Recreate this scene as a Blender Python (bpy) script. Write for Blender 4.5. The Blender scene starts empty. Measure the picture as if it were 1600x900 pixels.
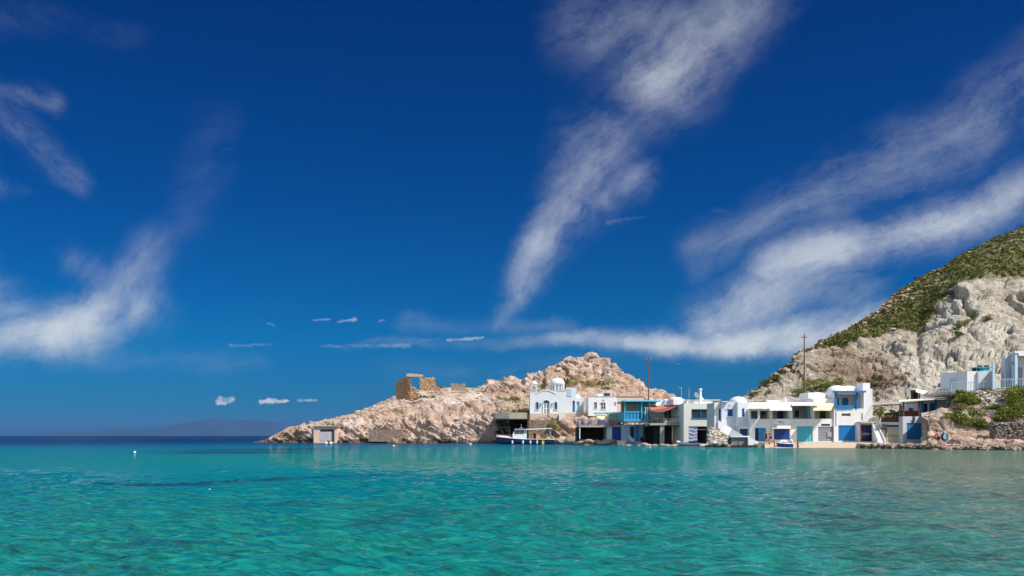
import bpy, bmesh, math, random
import numpy as np
from mathutils import Vector, Matrix
R = math.radians
random.seed(7)
C = bpy.context.scene.collection
sc = bpy.context.scene

# ------------------------------------------------------------------ camera
CAMZ, FX, CX, HY = 1.6, 1250.0, 800.0, 681.0        # eye height, focal length and horizon used to read distances
cam_d = bpy.data.cameras.new('camera'); cam = bpy.data.objects.new('camera', cam_d); C.objects.link(cam)
cam.location = (0, 0, CAMZ); cam.rotation_euler = (R(90), 0, 0)
cam_d.sensor_width = 36; cam_d.lens = 36 * FX / 1600; cam_d.shift_y = (HY - 450) / 1600
cam_d.clip_start = 0.3; cam_d.clip_end = 60000
sc.camera = cam

# ------------------------------------------------------------------ light and exposure
SUN = Vector((0.66, -0.50, 1.0)).normalized()
sun_el = math.asin(SUN.z); sun_rot = math.atan2(SUN.x, SUN.y)
sd = bpy.data.lights.new('sun', 'SUN'); sd.energy = 4.6; sd.angle = R(0.53); sd.color = (1.0, 0.94, 0.86)
so = bpy.data.objects.new('sun', sd); C.objects.link(so); so.rotation_euler = SUN.to_track_quat('Z', 'Y').to_euler()
sc.view_settings.view_transform = 'Standard'; sc.view_settings.look = 'None'
sc.view_settings.exposure = 0.45; sc.view_settings.gamma = 1; sc.view_settings.use_curve_mapping = False
sc.cycles.max_bounces = 6; sc.cycles.diffuse_bounces = 3; sc.cycles.glossy_bounces = 3
sc.cycles.transparent_max_bounces = 8; sc.cycles.caustics_reflective = False; sc.cycles.caustics_refractive = False

class NT:
    """small helper for writing node trees as expressions"""
    def __init__(s, nt): s.nt = nt; nt.nodes.clear()
    def n(s, t, **kw):
        x = s.nt.nodes.new(t)
        for k, v in kw.items(): setattr(x, k, v)
        return x
    def put(s, sock, v):
        if isinstance(v, bpy.types.NodeSocket): s.nt.links.new(v, sock)
        elif v is not None:
            if isinstance(v, (tuple, list)) and sock.type == 'RGBA' and len(v) == 3: v = (*v, 1)
            sock.default_value = v
    def m(s, op, a, b=None, c=None, clamp=False):
        x = s.n('ShaderNodeMath', operation=op, use_clamp=clamp)
        s.put(x.inputs[0], a); s.put(x.inputs[1], b); s.put(x.inputs[2], c); return x.outputs[0]
    def v(s, op, a, b=None, c=None, scale=None):
        x = s.n('ShaderNodeVectorMath', operation=op)
        s.put(x.inputs[0], a); s.put(x.inputs[1], b)
        if c is not None: s.put(x.inputs[2], c)
        if scale is not None: s.put(x.inputs['Scale'], scale)
        return x.outputs['Value'] if op in ('DOT_PRODUCT', 'LENGTH', 'DISTANCE') else x.outputs[0]
    def comb(s, x, y, z=0.0):
        q = s.n('ShaderNodeCombineXYZ'); s.put(q.inputs[0], x); s.put(q.inputs[1], y); s.put(q.inputs[2], z); return q.outputs[0]
    def sep(s, v):
        q = s.n('ShaderNodeSeparateXYZ'); s.put(q.inputs[0], v); return q.outputs
    def rng(s, v, a, b, c=0.0, d=1.0, smooth=False):
        q = s.n('ShaderNodeMapRange', interpolation_type='SMOOTHSTEP' if smooth else 'LINEAR')
        for i, k in enumerate((v, a, b, c, d)): s.put(q.inputs[i], k)
        return q.outputs[0]
    def noise(s, vec, scale, detail=4, rough=0.55, dist=0.0, lac=2.0, kind='FBM'):
        q = s.n('ShaderNodeTexNoise', noise_dimensions='3D'); q.noise_type = kind
        s.put(q.inputs['Vector'], vec); s.put(q.inputs['Scale'], scale); s.put(q.inputs['Detail'], detail)
        s.put(q.inputs['Roughness'], rough); s.put(q.inputs['Distortion'], dist); s.put(q.inputs['Lacunarity'], lac)
        return q.outputs['Fac']
    def noisec(s, vec, scale, detail=4, rough=0.55):
        q = s.n('ShaderNodeTexNoise', noise_dimensions='3D')
        s.put(q.inputs['Vector'], vec); s.put(q.inputs['Scale'], scale); s.put(q.inputs['Detail'], detail); s.put(q.inputs['Roughness'], rough)
        return q.outputs['Color']
    def mix(s, f, a, b, mode='MIX'):
        q = s.n('ShaderNodeMix', data_type='RGBA', blend_type=mode); q.clamp_factor = True
        s.put(q.inputs[0], f); s.put(q.inputs[6], a); s.put(q.inputs[7], b); return q.outputs[2]
    def ramp(s, f, stops):
        q = s.n('ShaderNodeValToRGB'); e = q.color_ramp.elements
        while len(e) < len(stops): e.new(0.5)
        for el, (p, c) in zip(e, stops): el.position = p; el.color = (*c, 1) if len(c) == 3 else c
        s.put(q.inputs[0], f); return q.outputs[0]

def pxy(px, py): return ((px - CX) / FX, (HY - py) / FX)

# ------------------------------------------------------------------ sky
world = bpy.data.worlds.new('World'); sc.world = world; world.use_nodes = True
T = NT(world.node_tree)
sky = T.n('ShaderNodeTexSky', sky_type='NISHITA'); sky.sun_disc = False
sky.sun_elevation = sun_el; sky.sun_rotation = sun_rot; sky.air_density = 1.0; sky.dust_density = 0.4; sky.ozone_density = 2.5
dirv = T.n('ShaderNodeTexCoord').outputs['Generated']
dx, dy, dz = T.sep(dirv)
dyc = T.m('MAXIMUM', dy, 0.08)
u = T.m('DIVIDE', dx, dyc); w = T.m('DIVIDE', dz, dyc)
front = T.rng(dy, 0.1, 0.6, 0, 1, True)                     # the deep blue quarter of the sky away from the sun
vis = T.m('MULTIPLY', front, T.rng(w, 0.56, 0.95, 1, 0, True))
tint = T.ramp(T.rng(w, 0.0, 0.6), [(0.0, (0.030, 0.100, 0.325)), (0.06, (0.016, 0.146, 0.345)), (0.2, (0.004, 0.18, 0.385)), (0.5, (0.0005, 0.144, 0.37)), (1.0, (0.0005, 0.105, 0.32))])
skyc = T.mix(vis, sky.outputs[0], T.mix(1.0, sky.outputs[0], tint, 'MULTIPLY'))
P0 = T.comb(u, w, 0.0)
warp1 = T.v('SCALE', T.v('SUBTRACT', T.noisec(P0, 3.4, 2, 0.5), (0.5, 0.5, 0.5)), scale=0.10)
warp2 = T.v('SCALE', T.v('SUBTRACT', T.noisec(P0, 16.0, 6, 0.7), (0.5, 0.5, 0.5)), scale=0.03)
P = T.v('MULTIPLY', T.v('ADD', T.v('ADD', P0, warp1), warp2), (1, 1, 0))
WS = [1.36]
def seg(P, a, b, wa, wb, sa, sb):
    (ax, ay), (bx, by) = pxy(*a), pxy(*b); ex, ey = bx - ax, by - ay; L2 = ex * ex + ey * ey + 1e-9
    d = T.v('SUBTRACT', P, (ax, ay, 0.0))
    h = T.m('DIVIDE', T.v('DOT_PRODUCT', d, (ex, ey, 0.0)), L2, clamp=True)
    q = T.v('LENGTH', T.v('SUBTRACT', d, T.v('SCALE', (ex, ey, 0.0), scale=h)))
    q = T.m('DIVIDE', q, T.m('MULTIPLY_ADD', h, WS[0] * (wb - wa) / FX, WS[0] * wa / FX))
    return T.m('MULTIPLY', T.rng(q, 0.0, 1.0, 1, 0, True), T.m('MULTIPLY_ADD', h, sb - sa, sa))
SEGS = [  # wisps: start, end, half widths, strengths
 ((1190,-30),(1020,110),70,100,.45,.75), ((1110,40),(930,40),70,80,.5,.5), ((1040,150),(940,240),70,55,.35,.35),
 ((945,225),(900,320),80,66,.55,.68), ((1000,285),(880,350),46,42,.55,.6), ((890,335),(800,450),52,36,.75,.7), ((820,430),(760,500),38,20,.7,.3),
 ((1700,90),(1480,220),90,70,.45,.5), ((1480,220),(1280,320),75,60,.5,.5), ((1300,310),(1090,400),55,40,.5,.4),
 ((1720,240),(1520,330),60,48,.72,.8), ((1540,320),(1220,430),48,60,.85,.85), ((1330,470),(1230,420),60,50,.5,.6),
 ((1260,440),(1100,500),60,60,.8,.9), ((1500,520),(1120,515),42,48,.75,1.0), ((1150,520),(860,528),42,18,.9,.55), ((900,505),(640,505),16,22,.3,.25), ((980,527),(1430,530),22,28,.8,.85), ((560,538),(1000,522),8,22,.2,.6),
 ((240,390),(215,460),50,66,.5,.68), ((110,410),(230,470),36,60,.3,.5), ((215,465),(90,530),72,42,.75,.8), ((150,522),(-80,535),58,50,.8,.85),
 ((-30,460),(40,500),60,40,.6,.5), ((-60,560),(420,560),40,24,.35,.15),
 ((-20,150),(90,170),34,24,.3,.4), ((-30,170),(130,285),48,24,.42,.36), ((-20,30),(200,60),50,30,.16,.1), ((0,300),(40,300),20,14,.4,.2),
 ((720,570),(560,590),20,30,.15,.05), ((700,575),(980,560),26,26,.2,.15), ((330,220),(290,350),50,50,.12,.14)]
GROUPS = [(0, 7, 42, 2.6), (7, 16, 24, 5.0), (16, 19, 4, 6.0), (19, 22, 58, 3.0), (22, 25, 8, 4.5), (25, 29, -32, 3.5), (29, 32, 12, 4.0)]
n1 = None; A = None
for a_, b_, rot_, str_ in GROUPS:        # each bank has its own wind direction, so its ice fibres run their own way
    M = None
    for s_ in SEGS[a_:b_]:
        q = seg(P, *s_); M = q if M is None else T.m('MAXIMUM', M, q)
    fc = T.n('ShaderNodeMapping', vector_type='TEXTURE'); T.put(fc.inputs['Vector'], T.v('ADD', T.v('ADD', P0, warp2), warp1)); fc.inputs['Rotation'].default_value = (0, 0, R(rot_)); fc.inputs['Scale'].default_value = (str_, 1.0, 1)
    f_ = T.noise(fc.outputs[0], 26.0, 10, 0.70, 0.0)
    if n1 is None: n1 = T.noise(P0, 6.0, 9, 0.68); n0 = n1
    fib = T.rng(T.m('ADD', T.m('MULTIPLY', f_, 0.55), T.m('MULTIPLY', n0, 0.45)), 0.37, 0.63)
    q = T.rng(T.m('MULTIPLY_ADD', M, 0.75, fib), 0.42, 1.45)
    q = T.m('MULTIPLY', T.m('MULTIPLY', T.m('POWER', M, 1.15), q), 1.02, clamp=True)
    q = T.m('ADD', T.m('MULTIPLY', q, 0.76), T.m('MULTIPLY', T.m('POWER', M, 1.5), 0.10))
    A = q if A is None else T.m('ADD', A, T.m('MULTIPLY', q, T.m('SUBTRACT', 1.0, A)))
A = T.m('MULTIPLY', A, 1.0, clamp=True)
WS[0] = 1.0
# crisp small clouds and dashes, hardly warped
Pc = T.v('MULTIPLY', T.v('ADD', P0, T.v('SCALE', T.v('SUBTRACT', T.noisec(P0, 130.0, 5, 0.7), (0.5, 0.5, 0.5)), scale=0.009)), (1, 1.0, 0))
CR = [((342,628),(362,624),9,8,1.3,1.3), ((345,622),(352,628),6,8,1.3,1.3), ((407,628),(448,626),5.5,5,1.2,1.1), ((420,625),(432,626),5,5,1.2,1.2), ((466,625),(496,625),4,3,.9,.7),
 ((500,541),(640,539),3,10,.3,.42), ((640,536),(720,524),8,3,.35,.15), ((700,531),(755,528),5,4,.6,.6), ((490,501),(516,498),3,3,.5,.5), ((528,503),(556,499),3,4,.45,.6), ((590,503),(600,500),3,3,.4,.4), ((360,540),(425,538),5,3,.35,.3),
 ((418,505),(428,508),4,4,.35,.3), ((1115,328),(1150,332),11,9,.2,.16), ((330,231),(366,234),8,5,.1,.16), ((950,347),(1010,338),12,4,.32,.15)]
M2 = None
for s_ in CR:
    q = seg(Pc, *s_); M2 = q if M2 is None else T.m('MAXIMUM', M2, q)
A2 = T.m('MULTIPLY', T.rng(M2, 0.05, 1.1, 0, 1, True), T.rng(T.noise(P0, 60.0, 5, 0.7), 0.35, 0.62, 0.35, 1.15), clamp=True)
A = T.m('MAXIMUM', A, T.m('MULTIPLY', A2, 0.8))
A = T.m('MULTIPLY', A, T.rng(dy, 0.12, 0.3))
# thin cloud elsewhere in the sky, so reflections and shade have something to see
back = T.m('MULTIPLY', T.rng(T.noise(dirv, 2.2, 6, 0.6, 0.5), 0.45, 0.75), T.m('SUBTRACT', 1.0, vis))
ccol = (4.1, 4.35, 4.6)
skyc = T.mix(A, skyc, ccol)
skyc = T.mix(T.m('MULTIPLY', back, 0.55), skyc, (6.0, 6.2, 6.4))
bg = T.n('ShaderNodeBackground'); T.put(bg.inputs[0], skyc); bg.inputs[1].default_value = 0.12
T.nt.links.new(bg.outputs[0], T.n('ShaderNodeOutputWorld').inputs[0])

# ------------------------------------------------------------------ numpy noise
rs = np.random.RandomState(3)
PERM = rs.permutation(4096).astype(np.int64); VAL = rs.rand(4096)
def _h(i, j, k): return PERM[(PERM[(PERM[i & 4095] + j) & 4095] + k) & 4095]
def vnoise(x, y, z):
    xi, yi, zi = np.floor(x).astype(np.int64), np.floor(y).astype(np.int64), np.floor(z).astype(np.int64)
    fx, fy, fz = x - xi, y - yi, z - zi
    fx, fy, fz = [f * f * f * (f * (f * 6 - 15) + 10) for f in (fx, fy, fz)]
    r = 0
    for a in (0, 1):
        for b in (0, 1):
            for c in (0, 1):
                r = r + VAL[_h(xi + a, yi + b, zi + c)] * (fx if a else 1 - fx) * (fy if b else 1 - fy) * (fz if c else 1 - fz)
    return r * 2 - 1
def fbm(x, y, z, o=5, g=0.5, ridged=False):
    r, a, t = 0, 1.0, 0
    for i in range(o):
        n = vnoise(x + 17.3 * i, y - 9.1 * i, z + 3.7 * i)
        if ridged: n = 1 - 2 * np.abs(n)
        r = r + a * n; t += a; a *= g; x, y, z = x * 2.03, y * 2.03, z * 2.03
    return r / t
def worley(x, y, z):
    xi, yi, zi = np.floor(x).astype(np.int64), np.floor(y).astype(np.int64), np.floor(z).astype(np.int64)
    d1 = np.full(x.shape, 9.0); d2 = d1.copy(); idv = np.zeros(x.shape)
    for a in (-1, 0, 1):
        for b in (-1, 0, 1):
            for c in (-1, 0, 1):
                h = _h(xi + a, yi + b, zi + c)
                d = (xi + a + VAL[h] - x) ** 2 + (yi + b + VAL[(h * 7 + 1) & 4095] - y) ** 2 + (zi + c + VAL[(h * 13 + 5) & 4095] - z) ** 2
                m = d < d1
                d2 = np.where(m, d1, np.minimum(d2, d)); idv = np.where(m, VAL[(h * 3 + 11) & 4095], idv); d1 = np.where(m, d, d1)
    return np.sqrt(d1), np.sqrt(d2), idv

# ------------------------------------------------------------------ materials
def newmat(name):
    m = bpy.data.materials.new(name); m.use_nodes = True; return m, NT(m.node_tree)
def finish(T, col, rough=0.9, spec=0.3, bump=None, bd=0.05, bs=1.0, metal=0.0, alpha=None):
    b = T.n('ShaderNodeBsdfPrincipled'); T.put(b.inputs['Base Color'], col); T.put(b.inputs['Roughness'], rough)
    b.inputs['Specular IOR Level'].default_value = spec; b.inputs['Metallic'].default_value = metal
    if bump is not None:
        q = T.n('ShaderNodeBump'); q.inputs['Distance'].default_value = bd; q.inputs['Strength'].default_value = bs
        T.put(q.inputs['Height'], bump); T.nt.links.new(q.outputs[0], b.inputs['Normal'])
    T.nt.links.new(b.outputs[0], T.n('ShaderNodeOutputMaterial').inputs[0]); return b
def pos(T): return T.n('ShaderNodeNewGeometry').outputs['Position']
def objc(T): return T.n('ShaderNodeTexCoord').outputs['Object']
def paint(name, col, var=0.08, rough=0.75, stain=None, scale=1.2, spec=0.3, bd=0.02):
    m, T = newmat(name); p = pos(T); n = T.noise(p, scale, 5, 0.6); f = T.noise(p, scale * 9, 3, 0.6)
    k = T.m('MULTIPLY_ADD', n, 2 * var, 1 - var - 0.02)
    c = T.v('SCALE', col, scale=T.m('MULTIPLY', k, T.m('MULTIPLY_ADD', f, 0.12, 0.94)))
    if stain:
        sp = T.v('MULTIPLY', p, (1.0, 1.0, 0.25))
        c = T.mix(T.m('MULTIPLY', T.rng(T.noise(sp, 1.1, 6, 0.65), 0.52, 0.72), 0.55), c, stain)
    finish(T, c, rough, spec, f, bd, 0.6); return m
MAT = {}
W = lambda r, g, b: tuple(((c / 255 + 0.055) / 1.055) ** 2.4 if c > 10 else c / 255 / 12.92 for c in (r, g, b))
def mats():
    M = MAT
    M['white'] = paint('whitewash', (0.74, 0.735, 0.73), 0.06, 0.8, (0.60, 0.56, 0.50))
    M['white_grey_shade'] = paint('whitewash_grey_shade', (0.60, 0.63, 0.67), 0.05, 0.8, (0.55, 0.55, 0.53))  # greyed white; also puts shade into the chapel and upper house fronts
    M['cream'] = paint('cream_plaster', (0.70, 0.66, 0.59), 0.05, 0.85, (0.60, 0.50, 0.38))
    M['peach'] = paint('peach_plaster', (0.66, 0.50, 0.38), 0.06, 0.85, (0.55, 0.40, 0.3))
    M['beige'] = paint('beige_render', (0.52, 0.43, 0.33), 0.10, 0.9, (0.38, 0.31, 0.24))
    M['concrete'] = paint('weathered_concrete', (0.42, 0.37, 0.28), 0.16, 0.9, (0.22, 0.19, 0.14))
    M['grey'] = paint('grey_concrete', (0.20, 0.21, 0.21), 0.15, 0.9, (0.10, 0.10, 0.09))
    M['teal'] = paint('teal_paint', (0.06, 0.40, 0.50), 0.06, 0.6)
    M['cyan'] = paint('bright_cyan_paint', (0.10, 0.55, 0.68), 0.05, 0.55)
    M['blue'] = paint('royal_blue_paint', (0.007, 0.052, 0.23), 0.08, 0.5)
    M['skyblue'] = paint('sky_blue_paint', (0.008, 0.17, 0.45), 0.06, 0.5)
    M['midblue'] = paint('mid_blue_paint', (0.03, 0.22, 0.48), 0.08, 0.55)
    M['paleblue'] = paint('pale_blue_paint', (0.42, 0.58, 0.68), 0.06, 0.7)
    M['turq'] = paint('turquoise_paint', (0.06, 0.42, 0.52), 0.07, 0.5)
    M['navy'] = paint('navy_paint', (0.008, 0.02, 0.085), 0.1, 0.3, spec=0.5)
    M['green'] = paint('dark_green_paint', (0.02, 0.07, 0.05), 0.1, 0.5)
    M['boatdoor'] = paint('worn_white_door', (0.46, 0.46, 0.46), 0.1, 0.8, (0.3, 0.26, 0.2))
    M['greycol'] = paint('grey_paint', (0.25, 0.25, 0.29), 0.1, 0.6)
    M['brown'] = paint('brown_timber', (0.13, 0.05, 0.03), 0.2, 0.8, scale=4)
    M['cane'] = paint('brown_cane', (0.15, 0.065, 0.03), 0.35, 0.9, scale=9)
    M['timber'] = paint('dark_timber', (0.035, 0.028, 0.022), 0.2, 0.85, scale=4)
    M['pole'] = paint('weathered_pole', (0.15, 0.07, 0.04), 0.2, 0.85, scale=3)
    M['reed'] = paint('reed_panel', (0.30, 0.23, 0.15), 0.15, 0.9, scale=6)
    M['creamdoor'] = paint('cream_door_paint', (0.55, 0.52, 0.38), 0.08, 0.65)
    M['canvas'] = paint('cream_canvas', (0.76, 0.72, 0.62), 0.04, 0.9)
    M['yellowcanvas'] = paint('yellow_canvas', (0.70, 0.62, 0.38), 0.05, 0.9)
    M['redcanvas'] = paint('rust_canvas', (0.42, 0.15, 0.11), 0.08, 0.9)
    M['lilac'] = paint('lilac_paint', (0.20, 0.19, 0.38), 0.06, 0.6)
    M['red'] = paint('red_plastic', (0.50, 0.05, 0.04), 0.05, 0.5)
    M['yellow'] = paint('yellow_plastic', (0.60, 0.50, 0.05), 0.05, 0.5)
    M['black'] = paint('black_plastic', (0.015, 0.016, 0.02), 0.05, 0.45)
    M['metal'] = paint('grey_metal', (0.35, 0.36, 0.38), 0.05, 0.4, spec=0.5)
    M['dark'] = paint('interior_shade_dark', (0.04, 0.042, 0.045), 0.1, 0.9)  # near-black colour standing for the shade inside caves and garage
    M['skin'] = paint('tanned_skin', (0.42, 0.20, 0.12), 0.03, 0.6)
    M['skinred'] = paint('sunburnt_skin', (0.55, 0.20, 0.13), 0.03, 0.6)
    M['hair'] = paint('dark_hair', (0.02, 0.013, 0.01), 0.1, 0.7)
    M['pinkcloth'] = paint('pink_cloth', (0.60, 0.25, 0.25), 0.15, 0.9, scale=5)
    m, T = newmat('window_glass'); b = finish(T, (0.03, 0.045, 0.05), 0.06, 0.6); M['glass'] = m
    # masonry: rubble stones through a cell pattern
    def stone(name, c1, c2, mortar, sc_=(2.2, 2.2, 3.6)):
        m, T = newmat(name); p = T.v('MULTIPLY', pos(T), sc_); p = T.v('ADD', p, T.v('SCALE', T.noisec(p, 1.5, 2), scale=0.5))
        v = T.n('ShaderNodeTexVoronoi', feature='DISTANCE_TO_EDGE'); T.put(v.inputs['Vector'], p); v.inputs['Scale'].default_value = 1.0
        v2 = T.n('ShaderNodeTexVoronoi'); T.put(v2.inputs['Vector'], p); v2.inputs['Scale'].default_value = 1.0
        r = T.sep(v2.outputs['Color'])[0]; e = T.rng(v.outputs['Distance'], 0.0, 0.12)
        c = T.mix(T.noise(p, 3, 4), T.mix(r, c1, c2), T.v('SCALE', c1, scale=0.75)); c = T.mix(e, mortar, c)
        finish(T, c, 0.95, 0.15, T.m('MULTIPLY_ADD', T.noise(p, 5, 4), 0.3, e), 0.14, 1.0); return m
    M['rubble'] = stone('rubble_masonry', (0.40, 0.29, 0.22), (0.52, 0.42, 0.34), (0.16, 0.11, 0.08))
    M['ruin'] = stone('ruin_masonry', (0.62, 0.38, 0.20), (0.74, 0.54, 0.34), (0.36, 0.22, 0.12), (1.0, 1.0, 2.4))
    M['whitestone'] = stone('whitewashed_rubble', (0.48, 0.41, 0.34), (0.68, 0.64, 0.58), (0.25, 0.17, 0.12), (1.8, 1.8, 2.2))
    M['drystone'] = stone('dry_stone', (0.30, 0.25, 0.22), (0.44, 0.38, 0.34), (0.12, 0.10, 0.085), (2.6, 2.6, 3.6))
    # leaves
    def leaf(name, a, b):
        m, T = newmat(name); n = T.noise(pos(T), 1.1, 4, 0.7)
        bs = finish(T, T.ramp(n, [(0.3, a), (0.7, b)]), 0.75, 0.2); return m
    M['bush'] = leaf('bush_leaves', (0.075, 0.11, 0.014), (0.24, 0.26, 0.035))
    M['bushdark'] = leaf('dark_bush_leaves', (0.05, 0.08, 0.014), (0.15, 0.18, 0.03))
    M['scrub'] = leaf('scrub_leaves', (0.045, 0.065, 0.014), (0.16, 0.16, 0.035))
    M['brownbush'] = leaf('brown_scrub', (0.07, 0.04, 0.018), (0.17, 0.10, 0.045)); M['hillrock'] = paint('reddish_hill_stone', (0.40, 0.29, 0.20), 0.3, 0.95, (0.22, 0.12, 0.07))
    M['drybush'] = leaf('dry_scrub', (0.16, 0.12, 0.04), (0.30, 0.26, 0.08))
mats()
# ------------------------------------------------------------------ object helpers
def tag(o, label=None, cat=None, group=None, kind=None):
    if label: o['label'] = label
    if cat: o['category'] = cat
    if group: o['group'] = group
    if kind: o['kind'] = kind
    return o
def origin(o):
    v = Vector((0, 0, 0))
    while o is not None: v += Vector(o.location); o = o.parent
    return v
class MB:
    """collects shapes in world metres and links them as one mesh object"""
    def __init__(s): s.v = []; s.f = []; s.sm = False
    def add(s, vs, fs):
        k = len(s.v); s.v += [tuple(v) for v in vs]; s.f += [tuple(i + k for i in f) for f in fs]; return s
    def box(s, x0, x1, y0, y1, z0, z1, rot=0.0):
        x0, x1 = min(x0, x1), max(x0, x1); y0, y1 = min(y0, y1), max(y0, y1); z0, z1 = min(z0, z1), max(z0, z1)
        vs = [(x, y, z) for z in (z0, z1) for y in (y0, y1) for x in (x0, x1)]
        if rot:
            cx, cy = (x0 + x1) / 2, (y0 + y1) / 2; c_, s_ = math.cos(rot), math.sin(rot)
            vs = [(cx + (x - cx) * c_ - (y - cy) * s_, cy + (x - cx) * s_ + (y - cy) * c_, z) for x, y, z in vs]
        return s.add(vs, [(0, 2, 3, 1), (4, 5, 7, 6), (0, 1, 5, 4), (2, 6, 7, 3), (0, 4, 6, 2), (1, 3, 7, 5)])
    def prism(s, poly, y0, y1):           # polygon in the xz plane, pushed back along y
        n = len(poly); a = sum(poly[i][0] * poly[(i + 1) % n][1] - poly[(i + 1) % n][0] * poly[i][1] for i in range(n))
        if a < 0: poly = poly[::-1]
        vs = [(x, y0, z) for x, z in poly] + [(x, y1, z) for x, z in poly]
        return s.add(vs, [tuple(range(n)), tuple(range(2 * n - 1, n - 1, -1))] + [(i, i + n, (i + 1) % n + n, (i + 1) % n) for i in range(n)])
    def hprism(s, poly, z0, z1):          # polygon in the xy plane, raised along z
        n = len(poly); a = sum(poly[i][0] * poly[(i + 1) % n][1] - poly[(i + 1) % n][0] * poly[i][1] for i in range(n))
        if a < 0: poly = poly[::-1]
        vs = [(x, y, z0) for x, y in poly] + [(x, y, z1) for x, y in poly]
        return s.add(vs, [tuple(range(n - 1, -1, -1)), tuple(range(n, 2 * n))] + [(i, (i + 1) % n, (i + 1) % n + n, i + n) for i in range(n)])
    def tube(s, pts, r, n=8, r1=None):
        pts = [Vector(p) for p in pts]; m = len(pts); rings = []
        for i, p in enumerate(pts):
            t = (pts[min(i + 1, m - 1)] - pts[max(i - 1, 0)]).normalized()
            a = t.orthogonal().normalized() if i == 0 else (rings[-1][1] - t * rings[-1][1].dot(t)).normalized()
            b = t.cross(a); rr = r if r1 is None else r + (r1 - r) * i / max(1, m - 1)
            rings.append(([p + (a * math.cos(2 * math.pi * k / n) + b * math.sin(2 * math.pi * k / n)) * rr for k in range(n)], a))
        vs = [v for rg, _ in rings for v in rg]
        fs = [(i * n + k, i * n + (k + 1) % n, (i + 1) * n + (k + 1) % n, (i + 1) * n + k) for i in range(m - 1) for k in range(n)]
        return s.add(vs, fs + [tuple(range(n - 1, -1, -1)), tuple(range((m - 1) * n, m * n))])
    def dome(s, c, rx, ry, rz, nu=20, nv=7, full=False):
        vs = []; fs = []; lo = -math.pi / 2 if full else 0
        for j in range(nv + 1):
            t = lo + (math.pi / 2 - lo) * j / nv
            for i in range(nu): a = 2 * math.pi * i / nu; vs.append((c[0] + rx * math.cos(t) * math.cos(a), c[1] + ry * math.cos(t) * math.sin(a), c[2] + rz * math.sin(t)))
        fs = [(j * nu + i, j * nu + (i + 1) % nu, (j + 1) * nu + (i + 1) % nu, (j + 1) * nu + i) for j in range(nv) for i in range(nu)]
        s.sm = True; return s.add(vs, fs + [tuple(range(nu - 1, -1, -1))])
    def slab(s, q, t):                    # a quad given by four corners with thickness t downwards
        vs = [tuple(p) for p in q] + [(p[0], p[1], p[2] - t) for p in q]
        return s.add(vs, [(0, 1, 2, 3), (7, 6, 5, 4)] + [(i, i + 4, (i + 1) % 4 + 4, (i + 1) % 4) for i in range(4)])
    def holed(s, x0, x1, z0, z1, y0, y1, holes, top=None):
        """an upright wall panel with real openings; front at y0, back at y1"""
        hs = [(max(x0, min(a, c)), max(z0, min(b, d)), min(x1, max(a, c)), min(z1, max(b, d))) for a, b, c, d in holes]
        xs = sorted({x0, x1, *[h[0] for h in hs], *[h[2] for h in hs]}); zs = sorted({z0, z1, *[h[1] for h in hs], *[h[3] for h in hs]})
        nx, nz = len(xs) - 1, len(zs) - 1
        def solid(i, j):
            if not (0 <= i < nx and 0 <= j < nz): return False
            mx, mz = (xs[i] + xs[i + 1]) / 2, (zs[j] + zs[j + 1]) / 2
            return not any(h[0] < mx < h[2] and h[1] < mz < h[3] for h in hs)
        for i in range(nx):
            for j in range(nz):
                if not solid(i, j): continue
                a, b, c, d = xs[i], xs[i + 1], zs[j], zs[j + 1]
                s.add([(a, y0, c), (b, y0, c), (b, y0, d), (a, y0, d), (a, y1, c), (b, y1, c), (b, y1, d), (a, y1, d)], [(0, 1, 2, 3), (7, 6, 5, 4)]
                      + ([] if solid(i - 1, j) else [(0, 3, 7, 4)]) + ([] if solid(i + 1, j) else [(1, 5, 6, 2)])
                      + ([] if solid(i, j - 1) else [(0, 4, 5, 1)]) + ([] if solid(i, j + 1) else [(3, 2, 6, 7)]))
        return s
    def build(s, name, mat, parent=None, label=None, cat=None, group=None, kind=None, at=None, smooth=None):
        if parent is not None: o0 = origin(parent)
        elif at is not None: o0 = Vector(at)
        else:
            a = np.array(s.v); o0 = Vector(((a[:, 0].min() + a[:, 0].max()) / 2, (a[:, 1].min() + a[:, 1].max()) / 2, a[:, 2].min()))
        me = bpy.data.meshes.new(name); me.from_pydata([(x - o0.x, y - o0.y, z - o0.z) for x, y, z in s.v], [], s.f); me.update()
        me.materials.append(MAT[mat] if isinstance(mat, str) else mat)
        if smooth or (smooth is None and s.sm):
            for p in me.polygons: p.use_smooth = True
            me.set_sharp_from_angle(angle=R(40))
        o = bpy.data.objects.new(name, me); C.objects.link(o)
        if parent is not None: o.parent = parent
        else: o.location = o0
        return tag(o, label, cat, group, kind)
def thing(name, loc, label, cat, group=None):
    o = bpy.data.objects.new(name, None); C.objects.link(o); o.location = loc; o.empty_display_size = 0.3
    return tag(o, label, cat, group)
def kids(o): return [c for c in bpy.data.objects if c.parent == o]
def copy_tree(o, parent=None, loc=None, rz=None, label=None, group=None):
    c = o.copy(); C.objects.link(c)
    if parent is not None: c.parent = parent
    if loc is not None: c.location = loc
    if rz is not None: c.rotation_euler.z = rz
    if label: c['label'] = label
    if group: c['group'] = group
    for ch in kids(o): copy_tree(ch, c)
    return c
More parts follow.
